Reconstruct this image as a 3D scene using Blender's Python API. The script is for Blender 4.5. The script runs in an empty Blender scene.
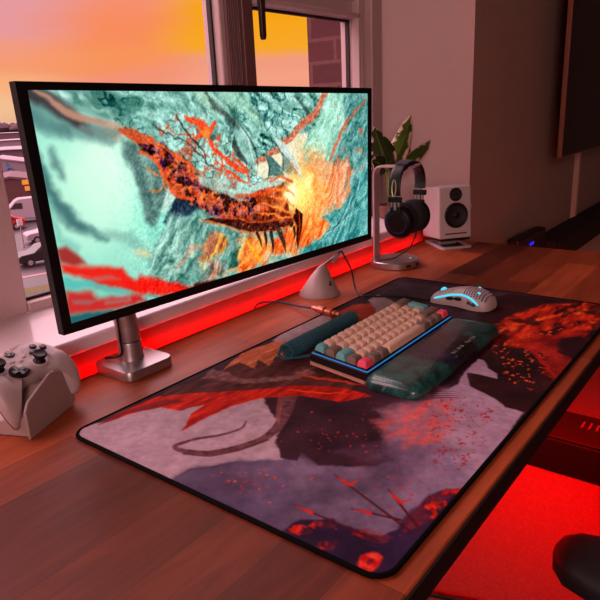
import bpy, bmesh, math, random
import numpy as np
from mathutils import Vector, Matrix, Euler
random.seed(4)
S = bpy.context.scene
COL = S.collection
PI = math.pi

# ------------------------------------------------------------------ camera
YAW, PITCH, ROLL, FPX = math.radians(51.6), math.radians(17.0), math.radians(2.72), 624.2
CP = Vector((-0.3935, -0.7139, 0.4052))
fw = Vector((math.cos(PITCH)*math.sin(YAW), math.cos(PITCH)*math.cos(YAW), -math.sin(PITCH)))
r0 = Vector((math.cos(YAW), -math.sin(YAW), 0)); d0 = fw.cross(r0)
rt = math.cos(ROLL)*r0 + math.sin(ROLL)*d0
dn = -math.sin(ROLL)*r0 + math.cos(ROLL)*d0
cam_d = bpy.data.cameras.new('camera'); cam = bpy.data.objects.new('camera', cam_d); COL.objects.link(cam)
cam_d.sensor_width = 36; cam_d.lens = FPX/600*36; cam_d.clip_start = 0.02; cam_d.clip_end = 2000
up = -dn
cam.matrix_world = Matrix(((rt.x, up.x, -fw.x, CP.x), (rt.y, up.y, -fw.y, CP.y), (rt.z, up.z, -fw.z, CP.z), (0, 0, 0, 1)))
S.camera = cam

def at(px, py, ax, val):
    """a point measured in the photograph, on the plane where coordinate ax equals val (metres)"""
    px, py, val = float(px), float(py), float(val)
    v = fw + (px-300)/FPX*rt + (py-300)/FPX*dn
    t = (val-CP[ax])/v[ax]
    return CP + t*v

def lin(c):
    return tuple(((x/255)/12.92 if x/255 <= .04045 else ((x/255+.055)/1.055)**2.4) for x in c)

# ------------------------------------------------------------------ exposure, sky and lamps
S.view_settings.view_transform = 'Standard'; S.view_settings.look = 'None'
S.view_settings.exposure = 0.0; S.view_settings.gamma = 1.0; S.view_settings.use_curve_mapping = False

SKY_HIGH = 6.0
def build_world():
    w = bpy.data.worlds.new('sunset_sky'); S.world = w; w.use_nodes = True
    nt = w.node_tree; N = nt.nodes; L = nt.links; N.clear()
    out = N.new('ShaderNodeOutputWorld'); bg = N.new('ShaderNodeBackground')
    tc = N.new('ShaderNodeTexCoord'); sep = N.new('ShaderNodeSeparateXYZ'); L.new(tc.outputs['Generated'], sep.inputs[0])
    def math_(op, a, b=None, c=None):
        n = N.new('ShaderNodeMath'); n.operation = op
        for i, v in enumerate((a, b, c)):
            if v is None: continue
            if isinstance(v, (int, float)): n.inputs[i].default_value = v
            else: L.new(v, n.inputs[i])
        return n.outputs[0]
    az = math_('ARCTAN2', sep.outputs['X'], sep.outputs['Y'])            # 0 = +Y, towards +X
    azd = math_('MULTIPLY', az, 180/PI)
    eld = math_('MULTIPLY', math_('ARCSINE', sep.outputs['Z']), 180/PI)
    comb = N.new('ShaderNodeCombineXYZ'); L.new(math_('MULTIPLY', azd, .055), comb.inputs[0]); L.new(math_('MULTIPLY', eld, .30), comb.inputs[1])
    nz = N.new('ShaderNodeTexNoise'); nz.inputs['Scale'].default_value = 1.3; nz.inputs['Detail'].default_value = 3; nz.inputs['Distortion'].default_value = .6
    L.new(comb.outputs[0], nz.inputs['Vector'])
    wob = math_('SUBTRACT', nz.outputs['Fac'], .5)
    e2 = math_('ADD', eld, math_('MULTIPLY', wob, 2.2))
    a2 = math_('ADD', azd, math_('MULTIPLY', wob, 5.0))
    def ramp(fac, stops, lo, hi):
        mr = N.new('ShaderNodeMapRange'); mr.inputs['From Min'].default_value = lo; mr.inputs['From Max'].default_value = hi; L.new(fac, mr.inputs['Value'])
        cr = N.new('ShaderNodeValToRGB'); cr.color_ramp.interpolation = 'EASE'; el = cr.color_ramp.elements
        while len(el) < len(stops): el.new(.5)
        for e, (p, c) in zip(el, stops):
            e.position = (p-lo)/(hi-lo); e.color = (*lin(c), 1)
        L.new(mr.outputs[0], cr.inputs[0]); return cr.outputs[0]
    left = ramp(e2, [(-1, (232, 170, 150)), (1.0, (250, 196, 150)), (3, (255, 180, 128)), (4.6, (253, 160, 118)), (7.2, (238, 158, 160)), (14, (222, 165, 185))], -2, 16)
    mid = ramp(e2, [(0, (250, 190, 150)), (3.0, (250, 150, 120)), (4.6, (255, 152, 92)), (7, (255, 144, 96)), (10, (250, 152, 130)), (14, (230, 165, 180))], -2, 16)
    right = ramp(e2, [(0, (250, 150, 120)), (2.6, (252, 165, 135)), (4.0, (248, 160, 130)), (5.4, (255, 172, 40)), (8, (255, 168, 18)), (14, (240, 180, 150))], -2, 16)
    def mixc(f, a, b):
        m = N.new('ShaderNodeMix'); m.data_type = 'RGBA'; L.new(f, m.inputs[0]); L.new(a, m.inputs[6]); L.new(b, m.inputs[7]); return m.outputs[2]
    def mrange(v, lo, hi):
        mr = N.new('ShaderNodeMapRange'); mr.interpolation_type = 'SMOOTHSTEP'; mr.inputs['From Min'].default_value = lo; mr.inputs['From Max'].default_value = hi; L.new(v, mr.inputs['Value']); return mr.outputs[0]
    c = mixc(mrange(a2, 29, 37), left, mid)
    c = mixc(mrange(a2, 39, 45), c, right)
    hi_c = N.new('ShaderNodeRGB'); hi_c.outputs[0].default_value = (1.0*SKY_HIGH, .62*SKY_HIGH, .70*SKY_HIGH, 1)
    rest = N.new('ShaderNodeRGB'); rest.outputs[0].default_value = (.55, .36, .42, 1)
    off = math_('ABSOLUTE', math_('SUBTRACT', azd, -45.0))
    hi = mixc(mrange(off, 70, 120), hi_c.outputs[0], rest.outputs[0])      # out-of-view sky brightened to light the sill and reveal
    c = mixc(mrange(eld, 11.5, 26), c, hi)
    L.new(c, bg.inputs[0]); bg.inputs[1].default_value = 1.0; L.new(bg.outputs[0], out.inputs[0])
build_world()

def area(name, loc, direction, sx, sy, power, col, spread=180):
    l = bpy.data.lights.new(name, 'AREA'); l.shape = 'RECTANGLE'; l.size = sx; l.size_y = sy; l.energy = power; l.color = col; l.spread = math.radians(spread)
    o = bpy.data.objects.new(name, l); COL.objects.link(o); o.location = loc
    d = Vector(direction).normalized()
    z = -d; x = Vector((1, 0, 0)); 
    if abs(z.dot(x)) > .95: x = Vector((0, 1, 0))
    y = z.cross(x).normalized(); x = y.cross(z).normalized()
    o.rotation_euler = Matrix((x, y, z)).transposed().to_euler()
    return o
# unseen fill lamp added on the left behind the camera to lift the room
area('room_fill_light', (-2.4, -1.8, 1.0), (1, .62, -.14), 1.7, 1.3, 60.0, (1.0, .62, .58))
# red light strips: behind the desk, washing the wall under the sill, and under the desk
area('desk_back_strip_light', (0.25, .165, -.05), (0, .5, 1), 2.2, .012, 9.0, (1, .0, .0))
area('under_desk_strip_light', (0.75, -.30, -.06), (0, .0, -1), 1.0, .03, 9.0, (1, .0, .0))
area('under_desk_end_fill', (1.30, -.25, -.08), (.35, .0, -1), .02, .3, 22.0, (1, .0, .0), 140)  # added lamp, carries the red light on to the farther carpet

# ------------------------------------------------------------------ materials
MATS = {}
def mat(name, col, rough=.5, metal=0., var=.06, nscale=30., bump=0., bscale=200., spec=.5, emit=None, estr=1., coat=0., stretch=None):
    if name in MATS: return MATS[name]
    m = bpy.data.materials.new(name); m.use_nodes = True; nt = m.node_tree; N = nt.nodes; L = nt.links
    b = N['Principled BSDF']; c = lin(col)
    tc = N.new('ShaderNodeTexCoord'); src = tc.outputs['Object']
    if stretch:
        mp = N.new('ShaderNodeMapping'); mp.inputs['Scale'].default_value = stretch; L.new(src, mp.inputs[0]); src = mp.outputs[0]
    nz = N.new('ShaderNodeTexNoise'); nz.inputs['Scale'].default_value = nscale; nz.inputs['Detail'].default_value = 4; L.new(src, nz.inputs['Vector'])
    mx = N.new('ShaderNodeMix'); mx.data_type = 'RGBA'; L.new(nz.outputs['Fac'], mx.inputs[0])
    mx.inputs[6].default_value = (*[max(0, x*(1-var)) for x in c], 1); mx.inputs[7].default_value = (*[min(1, x*(1+var)) for x in c], 1)
    L.new(mx.outputs[2], b.inputs['Base Color'])
    b.inputs['Roughness'].default_value = rough; b.inputs['Metallic'].default_value = metal; b.inputs['Specular IOR Level'].default_value = spec
    b.inputs['Coat Weight'].default_value = coat; b.inputs['Coat Roughness'].default_value = .12
    if bump:
        n2 = N.new('ShaderNodeTexNoise'); n2.inputs['Scale'].default_value = bscale; n2.inputs['Detail'].default_value = 3; L.new(src, n2.inputs['Vector'])
        bp = N.new('ShaderNodeBump'); bp.inputs['Strength'].default_value = bump; bp.inputs['Distance'].default_value = .001; L.new(n2.outputs['Fac'], bp.inputs['Height']); L.new(bp.outputs[0], b.inputs['Normal'])
    if emit:
        b.inputs['Emission Color'].default_value = (*lin(emit), 1); b.inputs['Emission Strength'].default_value = estr
    MATS[name] = m; return m

def mat_attr(name, rough=.6, emit=False, gain=1., fiber=0.):
    m = bpy.data.materials.new(name); m.use_nodes = True; nt = m.node_tree; N = nt.nodes; L = nt.links
    b = N['Principled BSDF']; a = N.new('ShaderNodeAttribute'); a.attribute_name = 'Col'
    b.inputs['Roughness'].default_value = rough
    if emit:
        b.inputs['Base Color'].default_value = (.005, .005, .005, 1); b.inputs['Roughness'].default_value = .4; b.inputs['Specular IOR Level'].default_value = .15
        L.new(a.outputs['Color'], b.inputs['Emission Color']); b.inputs['Emission Strength'].default_value = gain
    else:
        L.new(a.outputs['Color'], b.inputs['Base Color']); b.inputs['Specular IOR Level'].default_value = .12
        if fiber:
            tc = N.new('ShaderNodeTexCoord'); nz = N.new('ShaderNodeTexNoise'); nz.inputs['Scale'].default_value = fiber; L.new(tc.outputs['Object'], nz.inputs['Vector'])
            bp = N.new('ShaderNodeBump'); bp.inputs['Strength'].default_value = .25; bp.inputs['Distance'].default_value = .0006; L.new(nz.outputs['Fac'], bp.inputs['Height']); L.new(bp.outputs[0], b.inputs['Normal'])
    return m

def mat_wood():
    m = bpy.data.materials.new('oiled_wood_staves'); m.use_nodes = True; nt = m.node_tree; N = nt.nodes; L = nt.links
    b = N['Principled BSDF']; tc = N.new('ShaderNodeTexCoord')
    br = N.new('ShaderNodeTexBrick'); L.new(tc.outputs['Object'], br.inputs['Vector'])
    br.inputs['Scale'].default_value = 1; br.inputs['Brick Width'].default_value = .62; br.inputs['Row Height'].default_value = .074
    br.inputs['Mortar Size'].default_value = .0004; br.inputs['Mortar Smooth'].default_value = .3; br.offset = .37; br.offset_frequency = 2
    br.inputs['Color1'].default_value = (*lin(WOOD1), 1); br.inputs['Color2'].default_value = (*lin(WOOD2), 1); br.inputs['Mortar'].default_value = (*lin((70, 38, 28)), 1)
    br.inputs['Bias'].default_value = .0
    mp = N.new('ShaderNodeMapping'); mp.inputs['Scale'].default_value = (3, 22, 20); L.new(tc.outputs['Object'], mp.inputs[0])
    nz = N.new('ShaderNodeTexNoise'); nz.inputs['Scale'].default_value = 2.0; nz.inputs['Detail'].default_value = 5; nz.inputs['Distortion'].default_value = 1.2; L.new(mp.outputs[0], nz.inputs['Vector'])
    cr = N.new('ShaderNodeValToRGB'); cr.color_ramp.elements[0].position = .3; cr.color_ramp.elements[0].color = (.72, .66, .62, 1); cr.color_ramp.elements[1].position = .68; cr.color_ramp.elements[1].color = (1.12, 1.1, 1.08, 1)
    L.new(nz.outputs['Fac'], cr.inputs[0])
    mx = N.new('ShaderNodeMix'); mx.data_type = 'RGBA'; mx.blend_type = 'MULTIPLY'; mx.inputs[0].default_value = 1; L.new(br.outputs['Color'], mx.inputs[6]); L.new(cr.outputs[0], mx.inputs[7])
    n3 = N.new('ShaderNodeTexNoise'); n3.inputs['Scale'].default_value = 5; n3.inputs['Detail'].default_value = 3; L.new(tc.outputs['Object'], n3.inputs['Vector'])
    mr = N.new('ShaderNodeMapRange'); mr.inputs['To Min'].default_value = .72; mr.inputs['To Max'].default_value = 1.25; L.new(n3.outputs['Fac'], mr.inputs['Value'])
    m2 = N.new('ShaderNodeVectorMath'); m2.operation = 'SCALE'; L.new(mx.outputs[2], m2.inputs[0]); L.new(mr.outputs[0], m2.inputs['Scale'])
    L.new(m2.outputs[0], b.inputs['Base Color']); b.inputs['Roughness'].default_value = .45; b.inputs['Specular IOR Level'].default_value = .22
    bp = N.new('ShaderNodeBump'); bp.inputs['Strength'].default_value = .15; bp.inputs['Distance'].default_value = .0006; L.new(nz.outputs['Fac'], bp.inputs['Height']); L.new(bp.outputs[0], b.inputs['Normal'])
    return m

def mat_brick(name, c1, c2, mortar, scale=1., w=.225, h=.075, rot=None, msize=.01):
    m = bpy.data.materials.new(name); m.use_nodes = True; nt = m.node_tree; N = nt.nodes; L = nt.links
    b = N['Principled BSDF']; tc = N.new('ShaderNodeTexCoord'); sp = N.new('ShaderNodeSeparateXYZ'); L.new(tc.outputs['Object'], sp.inputs[0])
    ad = N.new('ShaderNodeMath'); L.new(sp.outputs[0], ad.inputs[0]); L.new(sp.outputs[1], ad.inputs[1])
    cb = N.new('ShaderNodeCombineXYZ'); L.new(ad.outputs[0], cb.inputs[0]); L.new(sp.outputs[2], cb.inputs[1])
    br = N.new('ShaderNodeTexBrick'); L.new(cb.outputs[0], br.inputs['Vector']); br.inputs['Scale'].default_value = scale
    br.inputs['Brick Width'].default_value = w; br.inputs['Row Height'].default_value = h; br.inputs['Mortar Size'].default_value = msize
    br.inputs['Color1'].default_value = (*lin(c1), 1); br.inputs['Color2'].default_value = (*lin(c2), 1); br.inputs['Mortar'].default_value = (*lin(mortar), 1)
    nz = N.new('ShaderNodeTexNoise'); nz.inputs['Scale'].default_value = 60/scale; L.new(tc.outputs['Object'], nz.inputs['Vector'])
    mr = N.new('ShaderNodeMapRange'); mr.inputs['To Min'].default_value = .7; mr.inputs['To Max'].default_value = 1.3; L.new(nz.outputs['Fac'], mr.inputs['Value'])
    m2 = N.new('ShaderNodeVectorMath'); m2.operation = 'SCALE'; L.new(br.outputs['Color'], m2.inputs[0]); L.new(mr.outputs[0], m2.inputs['Scale'])
    L.new(m2.outputs[0], b.inputs['Base Color']); b.inputs['Roughness'].default_value = .9
    bp = N.new('ShaderNodeBump'); bp.inputs['Strength'].default_value = .6; bp.inputs['Distance'].default_value = .004; bp.invert = True; L.new(br.outputs['Fac'], bp.inputs['Height']); L.new(bp.outputs[0], b.inputs['Normal'])
    return m

def mat_glass():
    m = bpy.data.materials.new('window_glass'); m.use_nodes = True; nt = m.node_tree; N = nt.nodes; L = nt.links; N.clear()
    out = N.new('ShaderNodeOutputMaterial'); t = N.new('ShaderNodeBsdfTransparent'); g = N.new('ShaderNodeBsdfGlossy'); g.inputs['Roughness'].default_value = .02
    mx = N.new('ShaderNodeMixShader'); lw = N.new('ShaderNodeLayerWeight'); lw.inputs[0].default_value = .08
    ml = N.new('ShaderNodeMath'); ml.operation = 'MULTIPLY'; ml.inputs[1].default_value = .35; L.new(lw.outputs['Fresnel'], ml.inputs[0]); L.new(ml.outputs[0], mx.inputs[0])
    t.inputs[0].default_value = (.97, .97, .97, 1); g.inputs[0].default_value = (.9, .9, .9, 1)
    L.new(t.outputs[0], mx.inputs[1]); L.new(g.outputs[0], mx.inputs[2]); L.new(mx.outputs[0], out.inputs[0])
    return m

WOOD1, WOOD2 = (174, 82, 46), (78, 30, 16)
M_wall = mat('wall_paint', (168, 140, 126), .8, var=.03, nscale=6, bump=.15, bscale=300)
M_frame = mat('white_upvc', (200, 172, 170), .35, var=.03)
M_sill = mat('gloss_white_sill', (232, 215, 218), .16, var=.02, nscale=8)
M_seal = mat('dark_gasket', (40, 26, 26), .6)
M_black = mat('black_plastic', (11, 9, 10), .5, var=.15, spec=.3)
M_blackgl = mat('black_gloss', (10, 9, 10), .15, var=.1)
M_alu = mat('brushed_aluminium', (172, 162, 162), .32, metal=.85, var=.05, nscale=60, stretch=(1, 1, 12))
M_white = mat('white_plastic', (184, 166, 166), .38, var=.02)
M_whitematte = mat('white_matte_plastic', (164, 144, 140), .5, var=.03)
M_wood = mat_wood()
M_led = mat('red_led_diffuser', (255, 60, 50), .4, emit=(255, 0, 0), estr=3.)

# ------------------------------------------------------------------ mesh helpers
class MB:
    def __init__(s): s.bm = bmesh.new()
    def _new(s, ret): return ret['verts']
    def box(s, x0, y0, z0, x1, y1, z1, M=None):
        v = bmesh.ops.create_cube(s.bm, size=1)['verts']
        for q in v:
            q.co = Vector(((x0+x1)/2+q.co.x*(x1-x0), (y0+y1)/2+q.co.y*(y1-y0), (z0+z1)/2+q.co.z*(z1-z0)))
            if M: q.co = M @ q.co
        return s
    def ring_loft(s, rings, cap=True, closed=True):
        vs = [[s.bm.verts.new(p) for p in r] for r in rings]
        n = len(vs[0])
        for a, b in zip(vs, vs[1:]):
            for i in range(n if closed else n-1):
                j = (i+1) % n
                try: s.bm.faces.new((a[i], a[j], b[j], b[i]))
                except ValueError: pass
        if cap:
            for r in (vs[0], vs[-1]):
                try: s.bm.faces.new(r)
                except ValueError: pass
        return s
    def cyl(s, p0, p1, r0, r1=None, n=24, cap=True):
        p0, p1 = Vector(p0), Vector(p1); r1 = r0 if r1 is None else r1
        d = (p1-p0).normalized(); a = d.orthogonal().normalized(); b = d.cross(a)
        R = [[p+(a*math.cos(t*2*PI/n)+b*math.sin(t*2*PI/n))*r for t in range(n)] for p, r in ((p0, r0), (p1, r1))]
        return s.ring_loft(R, cap)
    def lathe(s, prof, c=(0, 0, 0), axis=(0, 0, 1), n=32, cap=True):
        c = Vector(c); d = Vector(axis).normalized(); a = d.orthogonal().normalized(); b = d.cross(a)
        R = [[c+d*h+(a*math.cos(t*2*PI/n)+b*math.sin(t*2*PI/n))*max(r, 1e-5) for t in range(n)] for r, h in prof]
        return s.ring_loft(R, cap)
    def prism(s, poly, z0, z1, M=None):
        R = [[Vector((x, y, z)) for x, y in poly] for z in (z0, z1)]
        if M: R = [[M @ p for p in r] for r in R]
        return s.ring_loft(R)
    def tube(s, path, r, n=10, closed=False):
        P = [Vector(p) for p in path]; rings = []
        prev = None
        for i, p in enumerate(P):
            t = (P[min(i+1, len(P)-1)]-P[max(i-1, 0)]).normalized()
            if prev is None: a = t.orthogonal().normalized()
            else: a = (prev-t*prev.dot(t)).normalized()
            prev = a; b = t.cross(a); rr = r[i] if isinstance(r, (list, tuple)) else r
            rings.append([p+(a*math.cos(k*2*PI/n)+b*math.sin(k*2*PI/n))*rr for k in range(n)])
        return s.ring_loft(rings)
    def torus(s, c, axis, R, r, n=40, k=10):
        c = Vector(c); d = Vector(axis).normalized(); a = d.orthogonal().normalized(); b = d.cross(a)
        rings = []
        for i in range(n+1):
            e = a*math.cos(i*2*PI/n)+b*math.sin(i*2*PI/n)
            rings.append([c+e*(R+r*math.cos(j*2*PI/k))+d*r*math.sin(j*2*PI/k) for j in range(k)])
        return s.ring_loft(rings, cap=False)
    def build(s, name, m, parent=None, smooth=True, bevel=0, seg=2, sub=0, kind=None, angle=40):
        bmesh.ops.recalc_face_normals(s.bm, faces=s.bm.faces)
        me = bpy.data.meshes.new(name); s.bm.to_mesh(me); s.bm.free(); me.materials.append(m)
        o = bpy.data.objects.new(name, me); COL.objects.link(o)
        if parent: o.parent = parent
        if smooth: 
            for p in me.polygons: p.use_smooth = True
            me.set_sharp_from_angle(angle=math.radians(angle))
        if bevel:
            b = o.modifiers.new('bevel', 'BEVEL'); b.width = bevel; b.segments = seg; b.limit_method = 'ANGLE'; b.angle_limit = math.radians(35); b.harden_normals = False
        if sub:
            u = o.modifiers.new('sub', 'SUBSURF'); u.levels = sub; u.render_levels = sub
        if kind: o['kind'] = kind
        return o

def thing(name, label, cat, loc=(0, 0, 0), rot=(0, 0, 0), group=None):
    o = bpy.data.objects.new(name, None); COL.objects.link(o); o.location = loc; o.rotation_euler = rot; o.empty_display_size = .03
    o['label'] = label; o['category'] = cat
    if group: o['group'] = group
    return o
def tag(o, label, cat, group=None, kind=None):
    o['label'] = label; o['category'] = cat
    if group: o['group'] = group
    if kind: o['kind'] = kind
    return o
def catmull(P, n=8):
    P = [Vector(p) for p in P]; Q = [P[0]*2-P[1]]+P+[P[-1]*2-P[-2]]; out = []
    for i in range(1, len(Q)-2):
        a, b, c, d = Q[i-1:i+3]
        for k in range(n):
            t = k/n; out.append(.5*((2*b)+(c-a)*t+(2*a-5*b+4*c-d)*t*t+(3*b-a-3*c+d)*t**3))
    out.append(P[-1]); return out
def rrect(x0, y0, x1, y1, r, n=6):
    pts = []
    for cx, cy, a in ((x1-r, y1-r, 0), (x0+r, y1-r, 90), (x0+r, y0+r, 180), (x1-r, y0+r, 270)):
        for k in range(n+1):
            t = math.radians(a+90*k/n); pts.append((cx+r*math.cos(t), cy+r*math.sin(t)))
    return pts
def struct(o): o['kind'] = 'structure'; return o

# ------------------------------------------------------------------ painting of printed / displayed pictures (per-vertex colours on flat panels)
_rs = np.random.RandomState(7); _tab = _rs.rand(256, 256)
def vnoise(x, y, seed=0):
    x = x+seed*17.31; y = y+seed*9.77
    xi = np.floor(x).astype(int); yi = np.floor(y).astype(int); fx = x-xi; fy = y-yi
    fx = fx*fx*(3-2*fx); fy = fy*fy*(3-2*fy)
    g = lambda a, b: _tab[a & 255, b & 255]
    return (g(xi, yi)*(1-fx)+g(xi+1, yi)*fx)*(1-fy)+(g(xi, yi+1)*(1-fx)+g(xi+1, yi+1)*fx)*fy
def fbm(x, y, o=4, seed=0):
    s = 0; a = .5; t = 0
    for k in range(o):
        s = s+a*vnoise(x*2**k, y*2**k, seed+k*3); t += a; a *= .5
    return s/t
def ridge(x, y, o=3, seed=0): return 1-np.abs(2*fbm(x, y, o, seed)-1)
def sstep(a, b, v):
    t = np.clip((v-a)/(b-a), 0, 1); return t*t*(3-2*t)
def voro(x, y, seed=1):
    xi = np.floor(x).astype(int); yi = np.floor(y).astype(int); d1 = np.full(x.shape, 9.); d2 = d1.copy(); idv = np.zeros(x.shape)
    for dx in (-1, 0, 1):
        for dy in (-1, 0, 1):
            cx = xi+dx; cy = yi+dy
            ox = _tab[(cx+seed*5) & 255, (cy+11) & 255]; oy = _tab[(cx+77) & 255, (cy+seed*3) & 255]
            d = np.hypot(cx+ox-x, cy+oy-y); nr = d < d1
            d2 = np.where(nr, d1, np.minimum(d2, d)); idv = np.where(nr, ox*.5+oy*.5, idv); d1 = np.where(nr, d, d1)
    return d1, d2-d1, idv
class Art:
    """flat picture: X, Y are metres on the panel; unit = metres of one photo pixel, only a size for brush widths"""
    def __init__(s, X, Y, conv, unit):
        s.X, s.Y, s.conv, s.u = X, Y, conv, unit; s.C = np.zeros((X.size, 3)); s.wx = np.zeros_like(X); s.wy = np.zeros_like(X)
        s.w1 = (fbm(X/(unit*9), Y/(unit*9), 4, 3)-.5)*2; s.w2 = (fbm(X/(unit*9), Y/(unit*9), 4, 9)-.5)*2
    def P(s, pts): return np.array([s.conv(*p) for p in pts])
    def blend(s, m, col):
        c = np.array(col, float) if not isinstance(col, np.ndarray) else col
        s.C[:] = s.C*(1-m[:, None])+c*m[:, None]
    def dist_poly(s, pts, warp):
        P = s.P(pts); X = s.X+s.w1*warp*s.u; Y = s.Y+s.w2*warp*s.u
        ins = np.zeros(X.shape, bool); dm = np.full(X.shape, 1e9)
        n = len(P)
        for i in range(n):
            ax, ay = P[i]; bx, by = P[(i+1) % n]
            if abs(by-ay) > 1e-9:
                c = ((ay > Y) != (by > Y)) & (X < (bx-ax)*(Y-ay)/(by-ay)+ax); ins ^= c
            dx, dy = bx-ax, by-ay; L = dx*dx+dy*dy+1e-12
            t = np.clip(((X-ax)*dx+(Y-ay)*dy)/L, 0, 1); dm = np.minimum(dm, np.hypot(X-ax-t*dx, Y-ay-t*dy))
        return np.where(ins, dm, -dm)/s.u
    def poly(s, pts, col, soft=1., alpha=1., warp=0.):
        d = s.dist_poly(pts, warp); m = sstep(-soft, soft, d)*alpha; s.blend(m, col); return m
    def stroke(s, pts, w, col, soft=.8, alpha=1., warp=0.):
        if not isinstance(w, (list, tuple)): w = [w]*len(pts)
        if len(pts) > 3:
            q = catmull([(a[0], a[1], b_) for a, b_ in zip(pts, w)], 3); pts = [(p.x, p.y) for p in q]; w = [max(.2, p.z) for p in q]
        P = s.P(pts); X = s.X+s.w1*warp*s.u; Y = s.Y+s.w2*warp*s.u
        best = np.full(X.shape, -1e9)
        for i in range(len(P)-1):
            ax, ay = P[i]; bx, by = P[i+1]; dx, dy = bx-ax, by-ay; L = dx*dx+dy*dy+1e-12
            t = np.clip(((X-ax)*dx+(Y-ay)*dy)/L, 0, 1); d = np.hypot(X-ax-t*dx, Y-ay-t*dy)/s.u
            best = np.maximum(best, (w[i]*(1-t)+w[i+1]*t)/2-d)
        m = sstep(-soft, soft, best)*alpha; s.blend(m, col); return m
    def blob(s, c, rx, ry, col, ang=0., soft=.5, alpha=1., warp=0.):
        p = s.P([c])[0]; X = s.X+s.w1*warp*s.u-p[0]; Y = s.Y+s.w2*warp*s.u-p[1]
        ca, sa = math.cos(math.radians(ang)), math.sin(math.radians(ang))
        a = (X*ca+Y*sa)/(rx*s.u); b = (-X*sa+Y*ca)/(ry*s.u); d = np.hypot(a, b)
        m = (1-sstep(1-soft, 1+soft, d))*alpha; s.blend(m, col); return m
def srgb2lin(C):
    C = np.clip(C/255., 0, 1); return np.where(C <= .04045, C/12.92, ((C+.055)/1.055)**2.4)
def grid_mesh(name, nx, ny, f, keep=None):
    """grid in unit square mapped by f(u,v)->(x,y,z) arrays"""
    u, v = np.meshgrid(np.linspace(0, 1, nx), np.linspace(0, 1, ny)); u = u.ravel(); v = v.ravel()
    co = np.stack(f(u, v), 1)
    i = np.arange(nx*ny).reshape(ny, nx); q = np.stack([i[:-1, :-1], i[:-1, 1:], i[1:, 1:], i[1:, :-1]], -1).reshape(-1, 4)
    if keep is not None: 
        k = keep(u, v)[q].all(1); q = q[k]
    me = bpy.data.meshes.new(name); me.vertices.add(len(co)); me.vertices.foreach_set('co', co.ravel())
    me.loops.add(q.size); me.loops.foreach_set('vertex_index', q.ravel().astype(np.int32))
    me.polygons.add(len(q)); me.polygons.foreach_set('loop_start', np.arange(0, q.size, 4, dtype=np.int32)); me.update(calc_edges=True)
    return me, co
def set_cols(me, C):
    a = me.color_attributes.new('Col', 'FLOAT_COLOR', 'POINT'); a.data.foreach_set('color', np.concatenate([C, np.ones((len(C), 1))], 1).ravel().astype(np.float32))

# ================================================================== STRUCTURE
ZF, ZC = -.74, 1.76
def mat_carpet():
    m = mat('carpet_pile', (88, 80, 78), .95, var=.45, nscale=160, bump=1.0, bscale=300); return m
b = MB(); b.box(-2.6, -3.4, ZF-.1, 4.6, .6, ZF); struct(b.build('floor', mat_carpet(), smooth=False))
b = MB(); b.box(-2.6, -3.4, ZC, 4.6, .6, ZC+.1); struct(b.build('ceiling', M_wall, smooth=False))
b = MB(); b.box(-2.7, -3.4, ZF, -2.6, .6, ZC); struct(b.build('wall_left', M_wall, smooth=False))
b = MB(); b.box(4.6, -3.4, ZF, 4.7, .6, ZC); struct(b.build('wall_right', M_wall, smooth=False))
b = MB(); b.box(-2.7, -3.5, ZF, 4.7, -3.4, ZC); struct(b.build('wall_back', M_wall, smooth=False))
WX0, WX1 = -.9, 1.44                      # window opening
b = MB()
b.prism([(1.44, .40), (1.745, .19), (4.6, .19), (4.6, .43), (1.44, .43)], ZF, ZC)
b.prism([(-.9, .40), (-1.2, .19), (-2.6, .19), (-2.6, .43), (-.9, .43)], ZF, ZC)
b.box(-.9, .19, ZF, 1.44, .43, .036)
b.prism([(1.44, .4), (1.745, .19), (1.44, .19)], ZF, .036); b.prism([(-.9, .4), (-1.2, .19), (-.9, .19)], ZF, .036)
b.box(-1.2, .19, 1.45, 1.745, .43, ZC)
struct(b.build('wall_front', M_wall, smooth=False))
b = MB(); b.prism([(-1.19, .168), (1.73, .168), (1.445, .383), (-.905, .383)], .036, .064)
s_ = struct(b.build('trim_1', M_sill, bevel=.006, seg=3))
b = MB(); b.box(-1.19, .186, -.30, 1.72, .19, .036); struct(b.build('trim_3', mat('darkened_apron', (120, 78, 72), .7), smooth=False))  # added board, darkened so only the red strip light shows on it
b = MB(); b.prism([(1.4395, .3995), (1.7445, .1895), (1.7430, .1870), (1.4365, .3970)], .064, ZC); struct(b.build('trim_4', mat('brightened_reveal_paint', (244, 214, 212), .8, var=.02), smooth=False))  # paint skin added over the reveal, whitened so it looks better lit
b = MB(); b.box(3.10, .165, ZF, 3.135, .192, ZC); struct(b.build('trim_2', mat('painted_trim', (214, 170, 150), .6), bevel=.004))

# --- windows
GL = mat_glass()
def bars(name, rects, y0, y1, m, parent, bevel=.004):
    b = MB()
    for x0, z0, x1, z1 in rects: b.box(x0, y0, z0, x1, y1, z1)
    return b.build(name, m, parent, bevel=bevel)
def pane(x0, z0, x1, z1, y, parent):
    b = MB(); b.box(x0, y-.002, z0, x1, y+.002, z1); return b.build('pane', GL, parent, smooth=False)
def window(name, x0, x1, gx0, gx1, z0, z1, gz0, gz1, yf=.375, yb=.43, transom=None):
    w = bpy.data.objects.new(name, None); COL.objects.link(w); w['kind'] = 'structure'
    f = bars('window_frame', [(x0, z0, gx0, z1), (gx1, z0, x1, z1), (gx0, z0, gx1, gz0), (gx0, gz1, gx1, z1)] + ([(gx0, transom[0], gx1, transom[1])] if transom else []), yf, yb, M_frame, w)
    e = .006
    bars('glazing_seal', [(gx0, gz0, gx0+e, gz1), (gx1-e, gz0, gx1, gz1), (gx0, gz0, gx1, gz0+e)] + ([(gx0, transom[0]-e, gx1, transom[0])] if transom else []), yf+.022, yf+.034, M_seal, w, 0)
    pane(gx0, gz0, gx1, gz1, yf+.03, w)
    return w
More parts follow.
